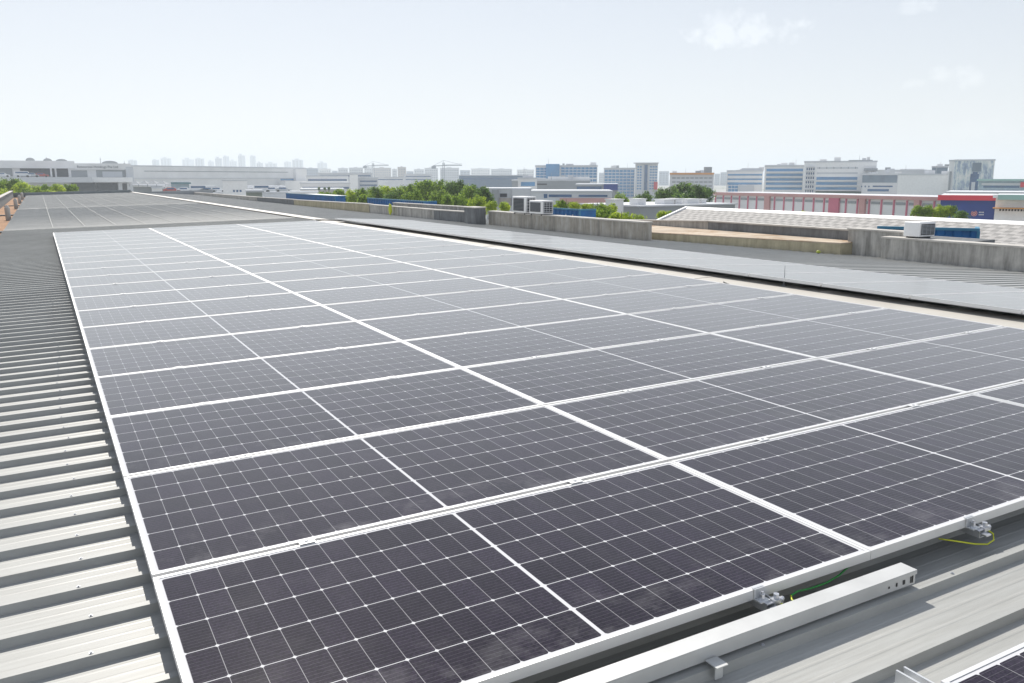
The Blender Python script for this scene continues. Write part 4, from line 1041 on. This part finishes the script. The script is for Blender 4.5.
def crown_mesh(name, seed, n, wide, leaf):
    """unit crown: radius about 1 across, from z 0 to about 1.6"""
    rnd = random.Random(seed); me = bpy.data.meshes.new(name); V = []; Fc = []
    lobes = []
    for k in range(16):
        a = rnd.uniform(0, 2*math.pi); rr_ = rnd.uniform(.1, .72)*wide; z = rnd.uniform(.28, 1.25)
        lobes.append((rr_*math.cos(a)*(1.15-z*.35), rr_*math.sin(a)*(1.15-z*.35), z, rnd.uniform(.22, .42)))
    clumps = []
    for k in range(n//14):
        x, y, z, r = rnd.choice(lobes)
        d = Vector((rnd.gauss(0, 1), rnd.gauss(0, 1), rnd.gauss(.25, 1))).normalized()
        clumps.append((Vector((x, y, z)) + d*r*rnd.uniform(.55, 1.08), d))
    for c, d in clumps:
        for j in range(14):
            p = c + Vector((rnd.gauss(0, 1), rnd.gauss(0, 1), rnd.gauss(0, .8)))*.055
            nrm = (d*.7 + Vector((rnd.gauss(0, .6), rnd.gauss(0, .6), rnd.gauss(.4, .6)))).normalized()
            u = nrm.orthogonal().normalized(); v = nrm.cross(u); s_ = leaf*rnd.uniform(.6, 1.4)
            an_ = rnd.uniform(0, 6.28); u, v = u*math.cos(an_)+v*math.sin(an_), v*math.cos(an_)-u*math.sin(an_)
            i = len(V); V += [p-u*s_, p-v*s_*.45, p+u*s_, p+v*s_*.45]; Fc.append((i, i+1, i+2, i+3))
    me.from_pydata(V, [], Fc); return me
CROWNS = [crown_mesh('crown', k, 8400, 1.0, .048) for k in range(4)]
def trunk_mesh(seed):
    rnd = random.Random(seed); bm = bmesh.new()
    cyl(bm, (0, 0, 0), (.02, .01, .55), .075, .055, 8)
    for k in range(6):
        a = k*1.05+rnd.uniform(-.3, .3); tip = (math.cos(a)*rnd.uniform(.2, .35), math.sin(a)*rnd.uniform(.2, .35), rnd.uniform(.75, .95))
        cyl(bm, (.02, .01, .5), tip, .035, .012, 6)
    me = bpy.data.meshes.new('trunk'); bm.to_mesh(me); bm.free(); me.materials.append(M_BARK); return me
TRUNKS = [trunk_mesh(k) for k in range(3)]
tcount = 0
CM = {}
def tree(px, pt, D, wpx, label, kind=0, group=None, name='tree', low=False, squash=1):
    """crown top at the given picture height, width in picture columns"""
    global tcount
    a = at(px, pt, D); H = a.z - G; rad = wpx/2/F_PX*D*(1.3 if low else 1.18)
    hc = min(H*.92, rad*2*squash) ; base = H-hc
    t = thing(name, label, 'shrub' if low else 'tree', (a.x, a.y, G), (0, 0, random.uniform(0, 6.28)), group)
    k = (tcount % 4, kind)
    if k not in CM:
        me = CROWNS[k[0]].copy(); me.materials.clear(); me.materials.append(M_LEAF[kind]); CM[k] = me
    c = bpy.data.objects.new('crown', CM[k]); COL.objects.link(c); c.parent = t
    c.location = (0, 0, base-.05*hc); c.scale = (rad/1.0, rad/1.0, hc/1.55)
    q = bpy.data.objects.new('trunk', TRUNKS[tcount % 3]); COL.objects.link(q); q.parent = t; q.scale = (max(rad, 1)*1.2, max(rad, 1)*1.2, (base+hc*.55)/.9)
    tcount += 1; return t
GT = 'trees of the dense clump in the middle'
TR = [(325, 190.5, 88, 16, 0, 'low leftmost'), (338, 187, 92, 20, 0, 'rounded, left end'), (350, 186.5, 96, 20, 1, 'light green, left part'), (362, 187, 94, 18, 0, 'dark-based, left part'), (374, 185.5, 98, 22, 0, 'mid green, before the factories'),
      (386, 183.5, 100, 22, 1, 'yellowish, before the factories'), (398, 184, 97, 20, 0, 'plain green, under the grey factory'), (409, 183, 100, 22, 0, 'bushy, under the grey factory'), (421, 179, 104, 26, 0, 'tall, left of the second crane'),
      (432, 176.5, 106, 30, 0, 'tallest on the left shoulder'), (447, 176.2, 108, 30, 0, 'highest, right below the second crane'), (458, 178.5, 105, 26, 2, 'darker, right shoulder'), (470, 183, 96, 26, 0, 'wide, right part'), (482, 184, 93, 24, 2, 'dark, right end of the clump'), (440, 186, 88, 26, 0, 'lower, in front of the highest ones'), (415, 189, 86, 24, 0, 'lower front, above the long blue container'),
      (392, 191, 86, 20, 2, 'dark low front, left of the jacket'), (366, 192, 84, 20, 0, 'low front, beside the factory'), (460, 190, 84, 24, 0, 'lower front, right part'), (478, 194, 78, 20, 1, 'bright yellow-green, front right'), (492, 200, 72, 14, 1, 'small bright, at the concrete building')]
for px, pt, D, wp, kd, d in TR: tree(px, pt, D, wp, 'tree in the dense middle clump: %s' % d, kd, GT, squash=.9)
tree(446, 193, 80, 14, 'tree filling the gap behind the long blue container, round', 0, GT)
GS = 'bright shrubs behind the blue container'
for px, pt, D, wp, kd, d in ((550, 200, 60, 16, 1, 'left end, beside the condensers'), (562, 199, 62, 14, 0, 'left part, before the salmon wall'), (574, 201, 60, 12, 1, 'middle, above the container'), (588, 202, 62, 14, 1, 'right part, above the container end'), (601, 200, 58, 20, 0, 'tall, right of the container'), (612, 202.5, 58, 18, 1, 'spreading yellow-green, right of the container'),
      (606, 207, 48, 22, 0, 'dark leaved, at the parapet right of the container'), (620, 210, 46, 22, 1, 'low and broad at the tiled roof edge'), (636, 211, 46, 20, 1, 'low, left of the tiled roof'), (520, 203, 64, 12, 1, 'between the two condenser units'), (504, 201, 66, 14, 1, 'left of the condenser units'), (665, 209, 58, 16, 1, 'small, along the tiled gable')):
    tree(px, pt, D, wp, 'bright shrub: %s' % d, kd, GS, name='shrub', low=True, squash=.8)
tree(620, 188.5, 105, 26, 'round green tree before the blue glass slab', 0)
tree(646, 190, 110, 22, 'thin grey-green tree beneath the centre tower', 2)
tree(634, 197, 80, 16, 'small pale tree between the box vents', 1)
for px, pt, D, wp, d in ((683, 178.9, 100, 44, 'large dark rounded tree with umbrella crown, main body'), (668, 183.5, 98, 28, 'dark tree forming the left side of the umbrella crown'), (699, 183.5, 98, 28, 'dark tree forming the right side of the umbrella crown'), (683, 190, 92, 40, 'dark lower tree under the umbrella crown')):
    tree(px, pt, D, wp, d, 2, 'dark trees with joined umbrella crown', squash=.75)
GRt = 'trees in front of the navy shed'
for px, pt, D, wp, kd, d in ((919, 204, 70, 14, 0, 'left one'), (929, 202.5, 70, 18, 0, 'second from the left'), (941, 203.5, 70, 18, 1, 'bright middle one'), (951, 204.5, 70, 16, 0, 'second from the right'), (963, 209, 68, 18, 2, 'low dark right one')):
    tree(px, pt, D, wp, 'bushy tree before the navy and pink buildings, %s' % d, kd, GRt, squash=.8)
tree(803, 209, 70, 10, 'tiny yellow-green treetop above the tiled roof', 1)
for px, pt, D, wp, kd, d in ((-6, 177.5, 118, 26, 0, 'at the picture edge'), (8, 177, 120, 26, 0, 'tall, second'), (20, 180, 118, 22, 1, 'light, third'), (33, 182.5, 116, 20, 1, 'bright, beside the deck wall'), (45, 183.5, 114, 18, 0, 'under the deck, fifth'), (57, 183, 114, 18, 1, 'clipped looking, sixth'), (70, 182.5, 116, 16, 0, 'last, beside the garage'), (2, 186, 104, 22, 1, 'low front, at the slate parapet'), (24, 187.5, 102, 22, 0, 'low front, beyond the roof end'), (48, 188.5, 102, 20, 1, 'low front hedge piece')):
    tree(px, pt, D, wp, 'green tree before the white complex: %s' % d, kd, 'trees before the white complex', squash=.8)
for i, px in enumerate((319, 324.5, 329)): tree(px, 186.6, 250, 3.2, 'tiny palm-like tree before the white factory, %s' % ('left', 'middle', 'right')[i], 2, 'small trees before the white factory')
gw = meshobj('tree_belt', lambda bm: None, M_LEAF[0]) if False else None
